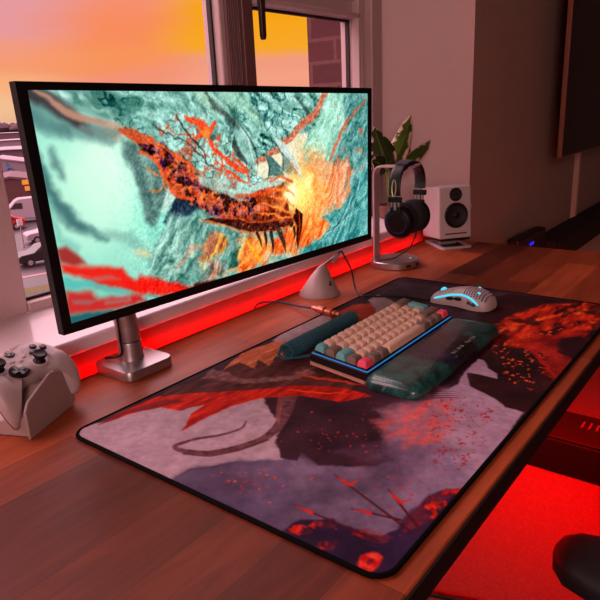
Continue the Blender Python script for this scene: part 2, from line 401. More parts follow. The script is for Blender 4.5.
window('window_1', -.9, .02, -.84, -.06, .064, 1.45, .085, 1.39)  # unseen further pane, added to let in more daylight
window('window_2', .02, .795, .166, .733, .064, 1.45, .082, 1.39)
w3 = window('window_3', .795, 1.44, .838, 1.308, .064, 1.45, .085, 1.39, transom=(.652, .75))
# stepped profiles on the mullion and on the right frame
b = MB()
for x in (.748, .765, .782): b.box(x, .366, .066, x+.005, .376, 1.44)
b.build('mullion_moulding', mat('mullion_shade_bead', (120, 86, 90), .5), w3, bevel=.001)
b = MB(); b.box(.798, .362, .07, .836, .376, 1.44); b.build('opening_stile', mat('shaded_upvc', (112, 76, 72), .4), w3, bevel=.003)  # stile coloured dark for the shade of its recess
b = MB(); b.box(1.290, .352, .066, 1.302, .376, .70); b.box(1.316, .360, .066, 1.322, .376, .70); b.box(1.36, .350, .066, 1.42, .376, 1.44); b.box(.838, .352, .652, 1.302, .376, .664)
b.build('frame_moulding', M_frame, w3, bevel=.003)
# casement stay handle
b = MB(); p = at(262, -6, 1, .345); q = at(262, 40, 1, .345)
b.ring_loft([[Vector((q.x+(.857-.857)+dx*sc-(.0), .340+dy, z)) for dx, dy in ((-.008, -.005), (.008, -.005), (.008, .006), (-.008, .006))] for z, sc in ((q.z, .55), (q.z+.01, .95), (q.z+.05, 1.0), (q.z+.085, 1.15), (q.z+.12, 1.2))])
b.box(q.x-.012, .34, q.z+.10, q.x+.012, .366, q.z+.15)
b.build('window_handle', mat('bronze_handle', (60, 36, 30), .4), w3, bevel=.002)

# --- brick reveal outside
b = MB(); b.box(1.335, .435, -1.2, 1.95, at(308, 50, 0, 1.335).y, 2.2)
struct(tag(b.build('wall_outside', mat_brick('red_brick_reveal', (96, 44, 44), (78, 36, 40), (104, 62, 62), w=.19, h=.068, msize=.006), smooth=False), 'brick pier outside the right casement', 'wall'))

# ================================================================== OUTSIDE
ZG = -9.5
def grd(px, py): return at(px, py, 2, ZG)
b = MB(); b.box(-200, 3, ZG-.2, 500, 900, ZG)
struct(tag(b.build('ground', mat('wet_asphalt', (60, 46, 52), .55, var=.25, nscale=.4), smooth=False), 'wet grey car park and road', 'ground'))
def hquad(pts, z0, z1):
    b = MB(); b.prism([(p.x, p.y) for p in pts], z0, z1); return b
b = hquad([grd(20, 305), grd(20, 290), grd(80, 279), grd(80, 294)], ZG, ZG+.05)
tag(b.build('grass_verge', mat('grass', (84, 74, 36), .9, var=.4, nscale=3), smooth=False), 'strip of green grass along the road below the window', 'grass', kind='stuff')
b = hquad([grd(10, 281), grd(10, 279.4), grd(80, 266), grd(80, 267.4)], ZG, ZG+.02)
tag(b.build('kerb', mat('kerb_stone', (150, 110, 116), .8), smooth=False), 'pale kerb line between road and car park below', 'kerb')

def block(name, label, cat, P, w, d, h, mwall, mroof, ang=0, gable=.0, overhang=.2, wins=(), axis='x', extra=None):
    t = thing(name, label, cat, (P.x, P.y, ZG), (0, 0, ang))
    b = MB()
    if gable: b.ring_loft([[Vector(v) for v in ((-w/2, y, 0), (w/2, y, 0), (w/2, y, h), (0, y, h+gable), (-w/2, y, h))] for y in (0, d)])
    else: b.box(-w/2, 0, 0, w/2, d, h)
    b.build('wall', mwall, t, smooth=False)
    b = MB(); k = .25; ov = overhang
    if gable:
        sl = gable/(w/2)
        for sg in (-1, 1):
            b.ring_loft([[Vector(v) for v in ((sg*(w/2+ov), y, h-ov*sl+.02), (0, y, h+gable+.02), (0, y, h+gable+k), (sg*(w/2+ov), y, h-ov*sl+k))] for y in (-ov, d+ov)])
    else: b.box(-w/2-ov, -ov, h, w/2+ov, d+ov, h+k)
    b.build('roof', mroof, t, smooth=False)
    for (x, z, ww, hh) in wins:
        b = MB(); b.box(x-ww/2, -.06, z-hh/2, x+ww/2, .05, z+hh/2); b.build('window', mat('far_window', (62, 45, 62), .2), t, smooth=False)
    return t
M_snow = mat('frosted_roof', (146, 118, 130), .6, var=.1, nscale=.5)
M_wclad = mat('white_cladding', (134, 112, 124), .7, var=.05, nscale=.6)
M_farbrick = mat('far_brick', (88, 50, 52), .9, var=.12, nscale=2)
M_dkclad = mat('grey_cladding', (100, 76, 86), .8, var=.1, nscale=.5)
vang = math.radians(-30)
# brick building with yellow sign
P = grd(8, 224); P = Vector((P.x+3.2, P.y+5.5, 0))
hb = at(10, 180, 1, P.y).z-ZG
t = block('brick_building', 'low brick building with a yellow sign, behind the white van', 'building', P+Vector((1.2, 1, 0)), 10.5, 9, hb*.78, M_farbrick, mat('brown_roof', (100, 68, 76), .8), vang, gable=hb*.24, overhang=.15)
for k, (x, z) in enumerate(((2.2, 3.4), (2.4, 2.7))):
    b = MB(); b.box(x-1.0, -.18, z-.26, x+.9, -.04, z+.26); b.box(x-.5, -.2, z+.22, x+1.1, -.05, z+.34); b.build('sign', mat('yellow_sign', (235, 170, 60), .5), t, smooth=False)
# white gabled building
P = at(14, 205, 1, 105); P.z = 0
zt = at(20, 158, 1, 105).z-ZG; ze = at(2, 170, 1, 105).z-ZG
t = block('warehouse', 'white gabled building with small dark windows behind the brick building', 'building', P+Vector((-1, 0, 0)), 17, 12, ze, M_wclad, M_snow, vang, gable=zt-ze, wins=[(-6.4, ze-2.6, 1.8, 1.1), (-1.5, ze-2.6, 1.9, 1.3), (3.6, ze-2.6, 1.9, 1.3), (7.4, ze-2.6, 1.6, 1.3)])
b = MB(); b.torus((1.2, -.15, ze-.1), (0, 1, 0), .42, .14, 20, 6); b.box(.75, -.2, ze+.1, 1.0, -.08, ze+1.2); b.build('sign', mat('blue_sign', (70, 120, 160), .5), t)
for k, x in enumerate((-4.0,)):
    b = MB(); b.lathe([(0.001, -.25), (.2, -.15), (.25, 0), (.2, .15), (.001, .25)], (x, -.3, ze-1.9), n=12); b.build('wall_lamp', mat('far_lamp', (255, 220, 150), .5, emit=(255, 200, 120), estr=2), t)
# distant sheds
for i, (px, pyb, pyt, Y, w, lab, mw, mr) in enumerate([
        (10, 172, 151, 170, 85, 'long low shed with a dark grey side, first row beyond the gabled warehouse', M_dkclad, M_snow),
        (16, 151, 142, 280, 120, 'pale roofed shed in the middle distance', M_wclad, M_snow),
        (2, 143, 134, 400, 160, 'furthest pale shed just below the tree line', M_dkclad, M_snow)]):
    P = at(px, pyb, 1, Y); zt = at(px, pyt, 1, Y).z-ZG; P.z = 0
    block('shed', lab, 'building', P, w, 22, max(zt, 2)*.8, mw, mr, vang, gable=max(zt, 2)*.3, overhang=.5)
# line of trees at the horizon
rs = random.Random(3)
M_fartree = mat('far_bare_trees', (84, 60, 68), .95, var=.3, nscale=.2)
for i in range(16):
    px = -14+i*4.2; YT = 520+(i % 4)*30; P = at(px, 140, 1, YT); zt = at(px, 126-rs.random()*4, 1, YT).z
    b = MB(); r = 4.6+rs.random()*1.2; H = zt-ZG
    rr = []
    for k in range(7):
        a = k/6; rad = r*math.sin(PI*(.12+.86*a))*(1+.2*rs.random()); rr.append([Vector((P.x+rad*math.cos(q*2*PI/10)*(1+.25*rs.random()), P.y+rad*math.sin(q*2*PI/10), ZG+H*(.15+.85*a))) for q in range(10)])
    b.ring_loft(rr); b.cyl((P.x, P.y, ZG), (P.x, P.y, ZG+H*.3), 1, 1, 8)
    tag(b.build('distant_tree', M_fartree), 'bare tree in the hazy line of trees along the horizon', 'tree', 'trees along the horizon')

M_tyre = mat('tyre', (26, 20, 22), .8); M_cwin = mat('car_glass', (40, 32, 42), .1)
def vehicle(kind, label, P, ang, col, scale=1.):
    t = thing(kind, label, 'van' if kind == 'van' else 'car', (P.x, P.y, ZG), (0, 0, ang))
    m = mat('paint_'+'_'.join(map(str, col)), col, .3, var=.03, nscale=1)
    if kind == 'van':
        prof = [(-2.9, .45), (-2.95, 1.0), (-2.75, 1.25), (-1.9, 1.55), (-1.2, 2.25), (-.8, 2.45), (2.7, 2.5), (2.8, 2.3), (2.85, .45)]; W = 1.0; ax = (-1.95, 1.85); wr = .36
        side = [(-1.75, 1.5), (-1.2, 2.05), (-.55, 2.05), (-.55, 1.45)]
    else:
        prof = [(-2.1, .35), (-2.15, .75), (-1.9, .9), (-1.0, .98), (-.45, 1.38), (.8, 1.42), (1.55, 1.05), (2.05, .98), (2.12, .35)]; W = .87; ax = (-1.35, 1.3); wr = .33
        side = [(-.95, .98), (-.42, 1.3), (.75, 1.34), (1.35, 1.0)]
    b = MB(); b.ring_loft([[Vector((x, y*(1-.10*max(0, z-.9)), z)) for x, z in prof] for y in (-W, W)]); b.build('body', m, t, bevel=.06)
    for sg in (-1, 1):
        b = MB(); b.ring_loft([[Vector((x, sg*(W+.01)*(1-.10*max(0, z-.9))+sg*e, z)) for x, z in side] for e in (-.02, .015)]); b.build('side_window', M_cwin, t, smooth=False)
        for x in ax:
            b = MB(); b.cyl((x, sg*(W-.2), wr), (x, sg*(W+.02), wr), wr, n=20); wl = b.build('wheel', M_tyre, t)
            b = MB(); b.cyl((x, sg*(W+.0), wr), (x, sg*(W+.035), wr), wr*.55, n=12); b.build('hub_cap', mat('hub', (150, 130, 135), .4), wl)
        b = MB(); b.box(prof[-1][0]-.06, sg*W*.72-.12, .95 if kind == 'van' else .72, prof[-1][0]+.02, sg*W*.72+.12, 1.25 if kind == 'van' else .92); b.build('tail_light', mat('tail_red', (200, 30, 30), .3, emit=(255, 30, 20), estr=.6), t, smooth=False)
    return t
vehicle('van', 'white high-roofed van parked in front of the brick building', grd(30, 221), math.radians(-24), (160, 142, 152))
vehicle('car', 'small red car just below the nose of the white van', grd(2, 230), math.radians(-24), (165, 30, 42))
vehicle('car', 'black car with its tail towards the window, nearest of the parked cars', grd(47, 262), math.radians(-14), (34, 26, 34))
vehicle('car', 'white car parked behind the black one', grd(52, 240), math.radians(-18), (150, 132, 142))
for i, (px, py, h) in enumerate(((13, 238, 8.0), (24, 247, 2.3))):
    P = grd(px, py); t = thing('lamp_post' if i == 0 else 'signpost', 'thin grey street lamp beside the red car' if i == 0 else 'short white parking sign on a post beside the dark cars', 'post', (P.x, P.y, ZG))
    b = MB(); b.cyl((0, 0, 0), (0, 0, h), .07, .05, 8); b.build('pole', mat('post_grey', (150, 120, 128), .5), t)
    b = MB(); b.box(-.6 if i == 0 else -.22, -.05, h-.1 if i == 0 else h-.5, .1 if i == 0 else .22, .05, h); b.build('lamp_head' if i == 0 else 'sign', mat('sign_white', (225, 200, 210), .5), t, smooth=False)

# ================================================================== DESK
t = thing('desk', 'long wooden desk of brown oiled staves under the window', 'desk', (0, 0, ZF))
b = MB(); b.prism(rrect(-1.05, -.503, 1.385, .158, .004, 2), -.74+.74-.027+.74, .74)
top = b.build('desktop', M_wood, t, bevel=.002)
b = MB(); b.box(-1.05, -.507, .7125, 1.385, -.5035, .7385); b.build('front_shade_strip', mat('front_face_shade', (30, 15, 12), .6, spec=.2), t, bevel=.001)  # dark strip added to stand for shade on the desk's front face
for x, y in ((-.95, -.42), (-.95, .09), (1.30, -.475), (1.28, .09)):
        b = MB(); b.box(x-.03, y-.03, 0, x+.03, y+.03, .713); b.build('leg', M_black, t, bevel=.003)
b = MB(); b.box(-1.0, -.06, .65, 1.3, -.02, .713); b.build('crossbar', M_black, t, bevel=.003)
def strip(name, label, x0, x1, y, z, dy, dz):
    tt = thing(name, label, 'light strip', ((x0+x1)/2, y, z)); L = (x1-x0)/2
    b = MB(); b.box(-L, -dy/2, -dz/2, L, dy/2, dz/2); b.build('diffuser', M_led, tt, smooth=False)
    b = MB(); b.box(-L, -dy/2-.001, -dz/2-.002, L, dy/2+.001, -dz/2); b.build('backing', M_black, tt, smooth=False)
strip('led_strip', 'glowing red light strip running behind the back edge of the desk', -.95, 1.36, .168, -.014, .008, .010)
strip('led_strip', 'red light strip fixed under the desktop, lighting the carpet', .2, 1.25, -.30, -.036, .012, .006)

# ================================================================== DESK MAT
MX0, MY0, MX1, MY1, MR = 0.0, -.482, .908, 0.0, .022
MAT_GAIN = (1.18, 1.5, 1.5)
def mat_art(co):
    un = .0016
    A = Art(co[:, 0], co[:, 1], lambda x, y: tuple(at(x, y, 2, .004))[:2], un)
    X, Y = A.X, A.Y; nb = fbm(X*22, Y*22, 4, 5); nf = fbm(X*160, Y*160, 3, 8); nst = fbm(X*30+Y*20, Y*120, 4, 2)
    c = lambda *v: np.array(v, float)
    # base: dark reddish purple
    A.C[:] = c(66, 40, 48)+(nb[:, None]-.5)*c(40, 22, 26)
    # grey mist in the front
    A.poly([(60, 437), (180, 465), (280, 456), (380, 468), (430, 440), (480, 440), (510, 430), (460, 520), (380, 600), (250, 545)], c(108, 84, 102)+(nb[:, None]-.5)*c(70, 55, 60), 8, 1, 6)
    # pale sky, upper left
    A.poly([(60, 437), (95, 424), (140, 411), (160, 408), (210, 400), (262, 396), (275, 410), (284, 430), (277, 445), (283, 460), (230, 462), (190, 469), (165, 482), (60, 440)], c(172, 134, 142)+(nb[:, None]-.5)*16, 1.5, 1, 2)
    A.poly([(165, 482), (200, 466), (240, 460), (284, 462), (300, 500), (260, 540)], c(96, 76, 96)+(nb[:, None]-.5)*c(50, 45, 50), 6, .7, 6)
    A.poly([(180, 500), (225, 505), (300, 540), (250, 540)], c(82, 62, 92), 10, .8, 5)
    # body of the beast
    A.poly([(262, 397), (300, 388), (350, 395), (410, 405), (425, 425), (425, 448), (385, 463), (350, 468), (318, 466), (300, 452), (296, 462), (280, 458), (276, 440), (284, 424), (270, 412)], c(64, 37, 46)+(nb[:, None]-.5)*c(50, 26, 30), 1.5, 1, 3)
    A.poly([(330, 452), (385, 440), (430, 432), (410, 452), (370, 462)], c(92, 62, 78), 5, .6, 3)
    # tail
    A.stroke([(246, 421), (243, 427), (232, 432), (215, 436), (196, 439), (180, 444), (175, 447), (184, 451), (205, 453), (228, 450), (250, 444), (268, 436), (280, 424), (287, 408), (290, 394)], [1, 2.5, 3, 3.5, 4, 4.5, 4, 6, 7, 7.5, 8, 8, 10, 12, 14], c(104, 62, 66)+(nf[:, None]-.5)*40, .9, 1, .8)
    A.stroke([(184, 454), (210, 456), (240, 450), (268, 440)], 2, c(70, 38, 44), 1, .8, .5)
    for k in range(14):
        x = 278+k*1.0; A.stroke([(283-k*.3, 396+k*2), (279-k*.3, 393+k*2)], 1., c(190, 110, 90), .6, .8)
    # far wing, dark band, rim of the pad
    A.poly([(150, 402), (170, 390), (215, 374), (262, 350), (300, 332), (335, 312), (352, 330), (372, 360), (345, 400), (300, 392), (240, 396), (200, 400)], c(92, 50, 50)+(nst[:, None]-.5)*c(60, 35, 35), 1.5, 1, 2)
    A.poly([(222, 371), (242, 353), (285, 338), (302, 343), (290, 360), (276, 356), (270, 366), (258, 360), (255, 369), (240, 362)], c(190, 100, 72)+(nst[:, None]-.5)*70, 1.2, 1, 2)
    A.poly([(200, 380), (214, 369), (226, 372), (240, 379), (262, 378), (290, 376), (308, 368), (315, 374), (290, 380), (240, 384), (215, 378)], c(140, 92, 90)+(nf[:, None]-.5)*50, 2, .75, 5)
    A.poly([(272, 341), (300, 322), (330, 313), (334, 322), (312, 334), (292, 342)], c(160, 128, 134), 1.2, 1, 2)
    # near wing, bright red
    A.poly([(98, 425), (125, 410), (160, 396), (200, 393), (250, 390), (300, 385), (345, 388), (372, 396), (340, 402), (300, 396), (262, 398), (230, 407), (205, 418), (182, 431), (192, 414), (204, 405), (192, 407), (182, 411), (160, 408), (140, 411), (120, 418)], c(178, 40, 30)+(nst[:, None]-.5)*c(130, 40, 30), 1.1, 1, 1.6)
    A.poly([(98, 425), (125, 411), (165, 399), (185, 401), (160, 407), (130, 413)], c(112, 38, 40), 2, .8, 2)
    A.stroke([(300, 375), (330, 380), (372, 386)], [3, 5, 2], c(210, 70, 40), 1.5, .9, 3)
    A.stroke([(290, 390), (320, 393), (350, 394)], [2, 5, 1], c(230, 70, 35), 1.2, .9, 3)
    # behind the keyboard
    A.poly([(330, 316), (352, 305), (372, 303), (385, 318), (392, 332), (372, 350), (345, 340)], c(150, 56, 42)+(nb[:, None]-.5)*90, 2, 1, 3)
    A.poly([(368, 300), (384, 291), (410, 300), (418, 308), (398, 318), (388, 328), (380, 316)], c(146, 116, 122), 1.5, 1, 2)
    A.poly([(378, 294), (400, 281), (470, 289), (520, 296), (500, 320), (440, 322), (400, 305)], c(72, 50, 58)+(nb[:, None]-.5)*24, 2, 1, 3)
    # lava field on the right
    A.poly([(478, 300), (510, 294), (625, 306), (600, 345), (550, 398), (520, 425), (470, 385), (480, 350)], c(58, 30, 32)+(nb[:, None]-.5)*c(50, 20, 20), 4, 1, 4)
    A.poly([(488, 335), (505, 318), (545, 304), (610, 302), (620, 325), (570, 335), (530, 350), (500, 345)], c(176, 46, 26)+(nst[:, None]-.5)*c(160, 70, 30), 5, .95, 7)
    A.stroke([(490, 336), (520, 325), (550, 317), (580, 312), (625, 305)], [5, 6, 8, 10, 14], c(232, 96, 34)+(nst[:, None]-.5)*c(80, 120, 60), 5, .9, 8)
    A.C *= (1-.55*sstep(.5, .68, fbm(X*26+3, Y*60, 4, 71))*sstep(-2, 8, A.dist_poly([(486, 330), (545, 300), (630, 302), (600, 350), (550, 395), (500, 350)], 5)))[:, None]
    A.blend(sstep(.64, .72, fbm(X*120, Y*180, 3, 77))*sstep(-2, 8, A.dist_poly([(490, 345), (560, 322), (600, 318), (585, 350), (540, 395), (500, 380)], 5))*.9, c(226, 90, 44))
    A.poly([(515, 342), (548, 335), (590, 330), (590, 345), (560, 385), (545, 375), (540, 355)], c(140, 34, 28)+(nb[:, None]-.5)*c(150, 50, 30), 5, .8, 7)
    A.stroke([(516, 340), (532, 352), (548, 368), (556, 378)], [3, 5, 4, 2], c(170, 40, 30), 2, .8, 4)
    A.poly([(560, 340), (582, 335), (590, 345), (575, 360), (558, 352)], c(46, 26, 30), 3, .9, 5)
    # pale shape to the lower right of the wrist rest, with its dark jagged edge
    A.poly([(385, 412), (420, 396), (445, 388), (460, 400), (470, 440), (470, 490), (440, 520), (405, 500), (400, 470), (392, 440)], c(150, 112, 128)+(nb[:, None]-.5)*40, 12, 1, 8)
    A.poly([(432, 396), (458, 384), (464, 372), (478, 359), (484, 360), (489, 369), (498, 374), (497, 379), (484, 376), (470, 373), (466, 373), (470, 386), (486, 394), (500, 402), (505, 407), (524, 412), (500, 445), (470, 482), (445, 510), (436, 470), (440, 430)], c(164, 126, 142)+(nb[:, None]-.5)*24, 1.2, 1, 1.2)
    A.poly([(395, 435), (420, 425), (445, 440), (470, 470), (440, 520), (400, 500), (380, 460)], c(112, 86, 108)+(nb[:, None]-.5)*60, 10, .7, 8)
    hatch = sstep(.45, .62, fbm(X*60+Y*30, Y*160, 3, 41))[:, None]
    A.poly([(375, 420), (400, 404), (430, 396), (455, 398), (452, 425), (440, 446), (410, 446), (388, 440)], c(150, 100, 116)*(1-hatch)+c(206, 88, 84)*hatch, 7, .75, 6)
    for k in range(9):
        y = 402+k*4.6; A.stroke([(392+k*1.5, y+10), (415, y+4), (448-k, y-2)], [3, 3, 1], c(200, 84, 80), 2, .5, 4)
    spk = sstep(.66, .74, fbm(X*230, Y*230, 2, 51))
    A.blend(spk*sstep(-4, 10, A.dist_poly([(420, 400), (470, 395), (505, 410), (470, 470), (430, 480)], 4))*.8, c(160, 50, 56))
    for k in range(4): A.stroke([(432, 392+k*2), (448, 391+k*2.2), (461, 393+k*1.6)], [2, 1.6, .5], c(84, 40, 52), .6, .9, .6)
    # rocks and flames in the near corner
    A.poly([(284, 530), (300, 518), (330, 520), (352, 528), (380, 536), (395, 528), (410, 512), (424, 500), (440, 492), (474, 488), (440, 540), (385, 600)], c(56, 36, 60)+(nb[:, None]-.5)*c(30, 20, 34), 1.4, 1, 3)
    red = c(196, 42, 30); rag = sstep(.44, .56, fbm(X*75, Y*75, 4, 61))
    for poly in ([(289, 529), (300, 527), (306, 524), (308, 532), (300, 537)], [(306, 526), (318, 521), (340, 527), (336, 531), (318, 530)], [(312, 546), (330, 540), (342, 542), (330, 551)], [(404, 522), (418, 503), (440, 494), (474, 487), (476, 493), (450, 500), (440, 512), (425, 526), (398, 534)], [(350, 534), (368, 530), (392, 536), (380, 544)]):
        m_ = sstep(-1, 1, A.dist_poly(poly, 5)); A.blend(m_*(.25+.7*rag), red+(nf[:, None]-.5)*c(120, 50, 40))
    A.blob((369, 563), 11, 7, c(205, 50, 40)+(nf[:, None]-.5)*c(120, 110, 60), 0, .15, 1, 3); A.blob((370, 563), 3, 2, c(110, 26, 40), 0, .4, .8, 2)
    for p0, p1, hd in (((335, 475), (411, 532), 1), ((388, 489), (420, 530), 1), ((294, 505), (378, 541), 0), ((352, 509), (400, 520), 0)):
        A.stroke([p0, p1], [1.2, 2.2], c(82, 26, 34), .6, .95)
        d = np.array(p1)-np.array(p0); d = d/np.hypot(*d); n_ = np.array((-d[1], d[0])); q = np.array(p0)
        A.poly([tuple(q), tuple(q+d*16-n_*2.6), tuple(q+d*23-n_*3), tuple(q+d*19), tuple(q+d*12+n_*1.6)] if hd else [tuple(q), tuple(q+d*20-n_*2), tuple(q+d*22+n_*2)], red, .6, .9, .6)
        if hd: A.stroke([tuple(q+d*19-n_*2.5), tuple(q+d*23-n_*13)], [2, .6], red, .6, .9, 1)
    rs = np.random.RandomState(5)
    for k in range(230):
        z = rs.randint(5)
        cx, cy, sx, sy = ((345, 430, 50, 22), (470, 430, 32, 30), (530, 350, 32, 22), (400, 480, 50, 25), (250, 480, 40, 14))[z]
        p = (cx+rs.randn()*sx*.55, cy+rs.randn()*sy*.55)
        if p[0] > 600: continue
        A.blob(p, .4+rs.rand()*1.2, .3+rs.rand()*.6, c(186, 52, 42) if rs.rand() < .8 else c(215, 90, 60), rs.rand()*180, .5, .8, .8)
    A.C *= (1+(nf-.5)*.16+(fbm(X*70, Y*70, 4, 88)-.5)*.15)[:, None]
    A.C = (A.C-120)*1.16+118
    Cc = srgb2lin(A.C)*np.array(MAT_GAIN); return np.clip(Cc, .004, .92)
def build_mat():
    t = thing('desk_mat', 'large printed gaming desk mat with a dragon battle scene and black stitched edge', 'desk mat', (0, 0, 0))
    rr = MR
    def keep(u, v):
        x = MX0+u*(MX1-MX0); y = MY0+v*(MY1-MY0); dx = np.maximum(np.maximum(MX0+rr-x, x-(MX1-rr)), 0); dy = np.maximum(np.maximum(MY0+rr-y, y-(MY1-rr)), 0)
        return np.hypot(dx, dy) <= rr
    me, co = grid_mesh('printed_surface', 620, 330, lambda u, v: (MX0+u*(MX1-MX0), MY0+v*(MY1-MY0), np.full(u.shape, .0042)), keep)
    set_cols(me, mat_art(co)); me.materials.append(mat_attr('printed_cloth', .75, fiber=900))
    o = bpy.data.objects.new('printed_surface', me); COL.objects.link(o); o.parent = t
    P = rrect(MX0, MY0, MX1, MY1, rr, 8)
    b = MB(); b.prism(P, .0002, .0036); b.build('rubber_base', mat('mat_rubber', (22, 16, 18), .8), t, smooth=False)
    P3 = [Vector((x, y, .0027)) for x, y in P]; P3.append(P3[0].copy())
    fine = []
    for a, c_ in zip(P3, P3[1:]):
        n = max(1, int((c_-a).length/.02)); fine += [a.lerp(c_, k/n) for k in range(n)]
    fine.append(P3[0]); b = MB(); b.tube(fine, .0028, 8); b.build('stitched_edge', mat('black_stitching', (7, 5, 6), .9, spec=.1, bump=.6, bscale=900), t)
build_mat()

# ================================================================== MONITOR
YM = .09
def mon_art(co):
    A = Art(co[:, 0], co[:, 2], lambda x, y: (at(x, y, 1, YM).x, at(x, y, 1, YM).z), .0021)
    X, Y = A.X, A.Y; c = lambda *v: np.array(v, float)
    nb = fbm(X*14, Y*14, 4, 5); nm = fbm(X*60, Y*60, 4, 2); nf = fbm(X*200, Y*200, 3, 8)
    st = fbm((X+Y)*26+nb*5, (Y-X)*90+nb*7, 4, 4)         # streaks towards the upper right
    st2 = fbm((X-Y*1.2)*22+nb*5, (Y+X*.6)*100+nb*7, 4, 6) # streaks towards the lower right
    e = lambda n: (n[:, None]-.5)
    A.C[:] = c(112, 176, 164)+e(nb)*c(90, 90, 90)+e(st2)*c(120, 110, 110)
    # left haze
    A.poly([(20, 85), (75, 118), (130, 140), (160, 190), (175, 225), (160, 290), (60, 335), (20, 200)], c(122, 212, 190)+e(nb)*50, 8, .95, 6)
    A.blob((95, 178), 48, 62, c(190, 250, 222), 0, .6, .9, 5); A.blob((103, 172), 20, 24, c(228, 255, 236), 0, .8, .9, 4)
    A.blob((92, 200), 26, 26, c(205, 252, 225), 0, .8, .6, 4); A.blob((150, 262), 28, 18, c(160, 220, 200), 0, .8, .7)
    for pts, w, col, a in (([(28, 100), (55, 118), (80, 130), (110, 135)], 14, (84, 130, 128), .7), ([(32, 115), (48, 128), (66, 132)], 9, (70, 116, 116), .7),
                           ([(36, 150), (46, 182), (60, 207), (80, 226), (105, 240)], [3, 6, 8, 8, 3], (44, 92, 96), .85), ([(52, 150), (56, 165), (62, 176)], [3, 7, 4], (60, 100, 104), .7),
                           ([(40, 172), (52, 200), (72, 216)], [2, 4, 2], (70, 120, 120), .7), ([(48, 200), (60, 238), (78, 248)], 5, (104, 178, 166), .6), ([(90, 232), (130, 240), (160, 262)], [4, 10, 6], (120, 168, 158), .6)):
        A.stroke(pts, w, c(*col), 4, a, 3)
    A.blob((143, 253), 8, 3, c(205, 205, 160), -20, .8, .8)
    # texture of the stormy top
    A.poly([(30, 88), (367, 88), (367, 130), (330, 150), (262, 170), (225, 165), (190, 160), (150, 140), (115, 128), (75, 112)], c(124, 176, 164)+e(st2)*c(210, 190, 190)+e(nm)*60, 3, .95, 3)
    rg = ridge(X*60+nb*2, Y*60, 4, 12); A.C -= (sstep(.84, .98, rg)*sstep(.42, .6, nb)*sstep(.0, 1., (A.dist_poly([(90, 90), (350, 90), (350, 120), (260, 165), (190, 158), (120, 128)], 0))))[:, None]*c(90, 80, 70)
    A.stroke([(200, 92), (218, 108), (230, 120)], [14, 10, 4], c(190, 226, 200), 4, .8, 4)
    A.stroke([(225, 92), (245, 105), (262, 125)], [16, 14, 6], c(168, 214, 190), 5, .7, 4)
    A.stroke([(206, 95), (220, 112), (240, 128), (250, 150)], [3, 5, 5, 2], c(48, 66, 62), 2, .75, 4)
    A.stroke([(295, 95), (308, 112), (300, 128)], [3, 5, 2], c(40, 66, 58), 2, .7, 4)
    # brown ridge from the upper left corner
    A.stroke([(28, 92), (50, 102), (76, 120), (92, 132)], [9, 10, 9, 3], c(52, 44, 48), 3, .9, 2)
    A.stroke([(34, 90), (54, 103), (74, 116), (100, 122), (122, 130), (140, 136)], [2, 4, 5, 4, 5, 6], c(190, 138, 116), 1.6, .95, 1.5)
    A.blob((115, 131), 8, 6, c(206, 178, 152), -30, .6, .8, 2); A.stroke([(84, 128), (102, 134), (118, 132)], [5, 9, 5], c(112, 138, 130), 3, .8, 2)
    # grey smoke wedge and its navy shadow
    A.poly([(122, 140), (145, 148), (160, 170), (172, 190), (186, 200), (170, 205), (160, 212), (155, 226), (146, 220), (138, 190), (128, 160)], c(84, 116, 112)+e(nm)*50, 4, .95, 4)
    A.stroke([(142, 152), (150, 176), (156, 205)], [6, 7, 3], c(150, 190, 178), 3, .6, 3)
    A.poly([(163, 222), (176, 200), (196, 198), (206, 208), (190, 215), (175, 222), (166, 226)], c(22, 40, 62)+e(nf)*30, 2.5, .95, 3)
    A.poly([(168, 186), (178, 196), (165, 214), (161, 212)], c(196, 228, 214), 1.5, .9, 2)
    # lava neck and cheek
    d1, ed, idv = voro(X*85+Y*30+A.w1*1.6, Y*110+A.w2*1.6, 2)
    lava = np.where((idv < .4)[:, None], c(74, 42, 84), np.where((idv < .62)[:, None], c(112, 50, 54), c(176, 76, 56)))+e(nf)*120+e(nm)*80
    hot = sstep(.78, .95, ridge(X*55+nb*2, Y*75+nb*2, 4, 33))*.62+sstep(.10, .0, ed)*.35; hot = np.clip(hot, 0, 1)[:, None]; lava = lava*(1-hot)+c(250, 104, 44)*hot
    core = sstep(.60, .72, fbm(X*60, Y*90, 4, 36))[:, None]; lava = lava*(1-core*.5)+c(255, 140, 66)*core*.5
    lava = lava*(1-.7*sstep(.50, .36, fbm(X*80, Y*80, 3, 31))[:, None])
    body = [(126, 128), (150, 138), (172, 150), (192, 162), (205, 174), (228, 184), (250, 190), (275, 182), (292, 178), (302, 190), (300, 210), (292, 222), (262, 224), (240, 226), (225, 222), (206, 214), (190, 204), (174, 194), (164, 178), (152, 160), (138, 148)]
    A.poly(body, lava, 2.5, 1, 6)
    A.stroke([(120, 130), (136, 138), (152, 140)], [3, 8, 5], c(208, 92, 54), 1, .95, 1)
    A.stroke([(150, 142), (166, 150), (182, 160), (194, 168), (204, 174)], [1.5, 2, 3, 3, 2], c(226, 98, 52), 1, .9, 3)
    A.stroke([(140, 152), (154, 160), (163, 174), (172, 190), (182, 197), (192, 200)], [2, 3, 4, 4, 4, 2], c(232, 92, 46), 1.2, .9, 2)
    for pts in ([(147, 168), (152, 172), (158, 176)], [(150, 190), (158, 192), (162, 188)], [(162, 180), (166, 190)]): A.stroke(pts, 1.6, c(210, 130, 80), .6, .9, 1)
    # pale cracked scales of the head
    d1, ed, idv = voro(X*58+A.w1*.6, Y*75+A.w2*.6, 4)
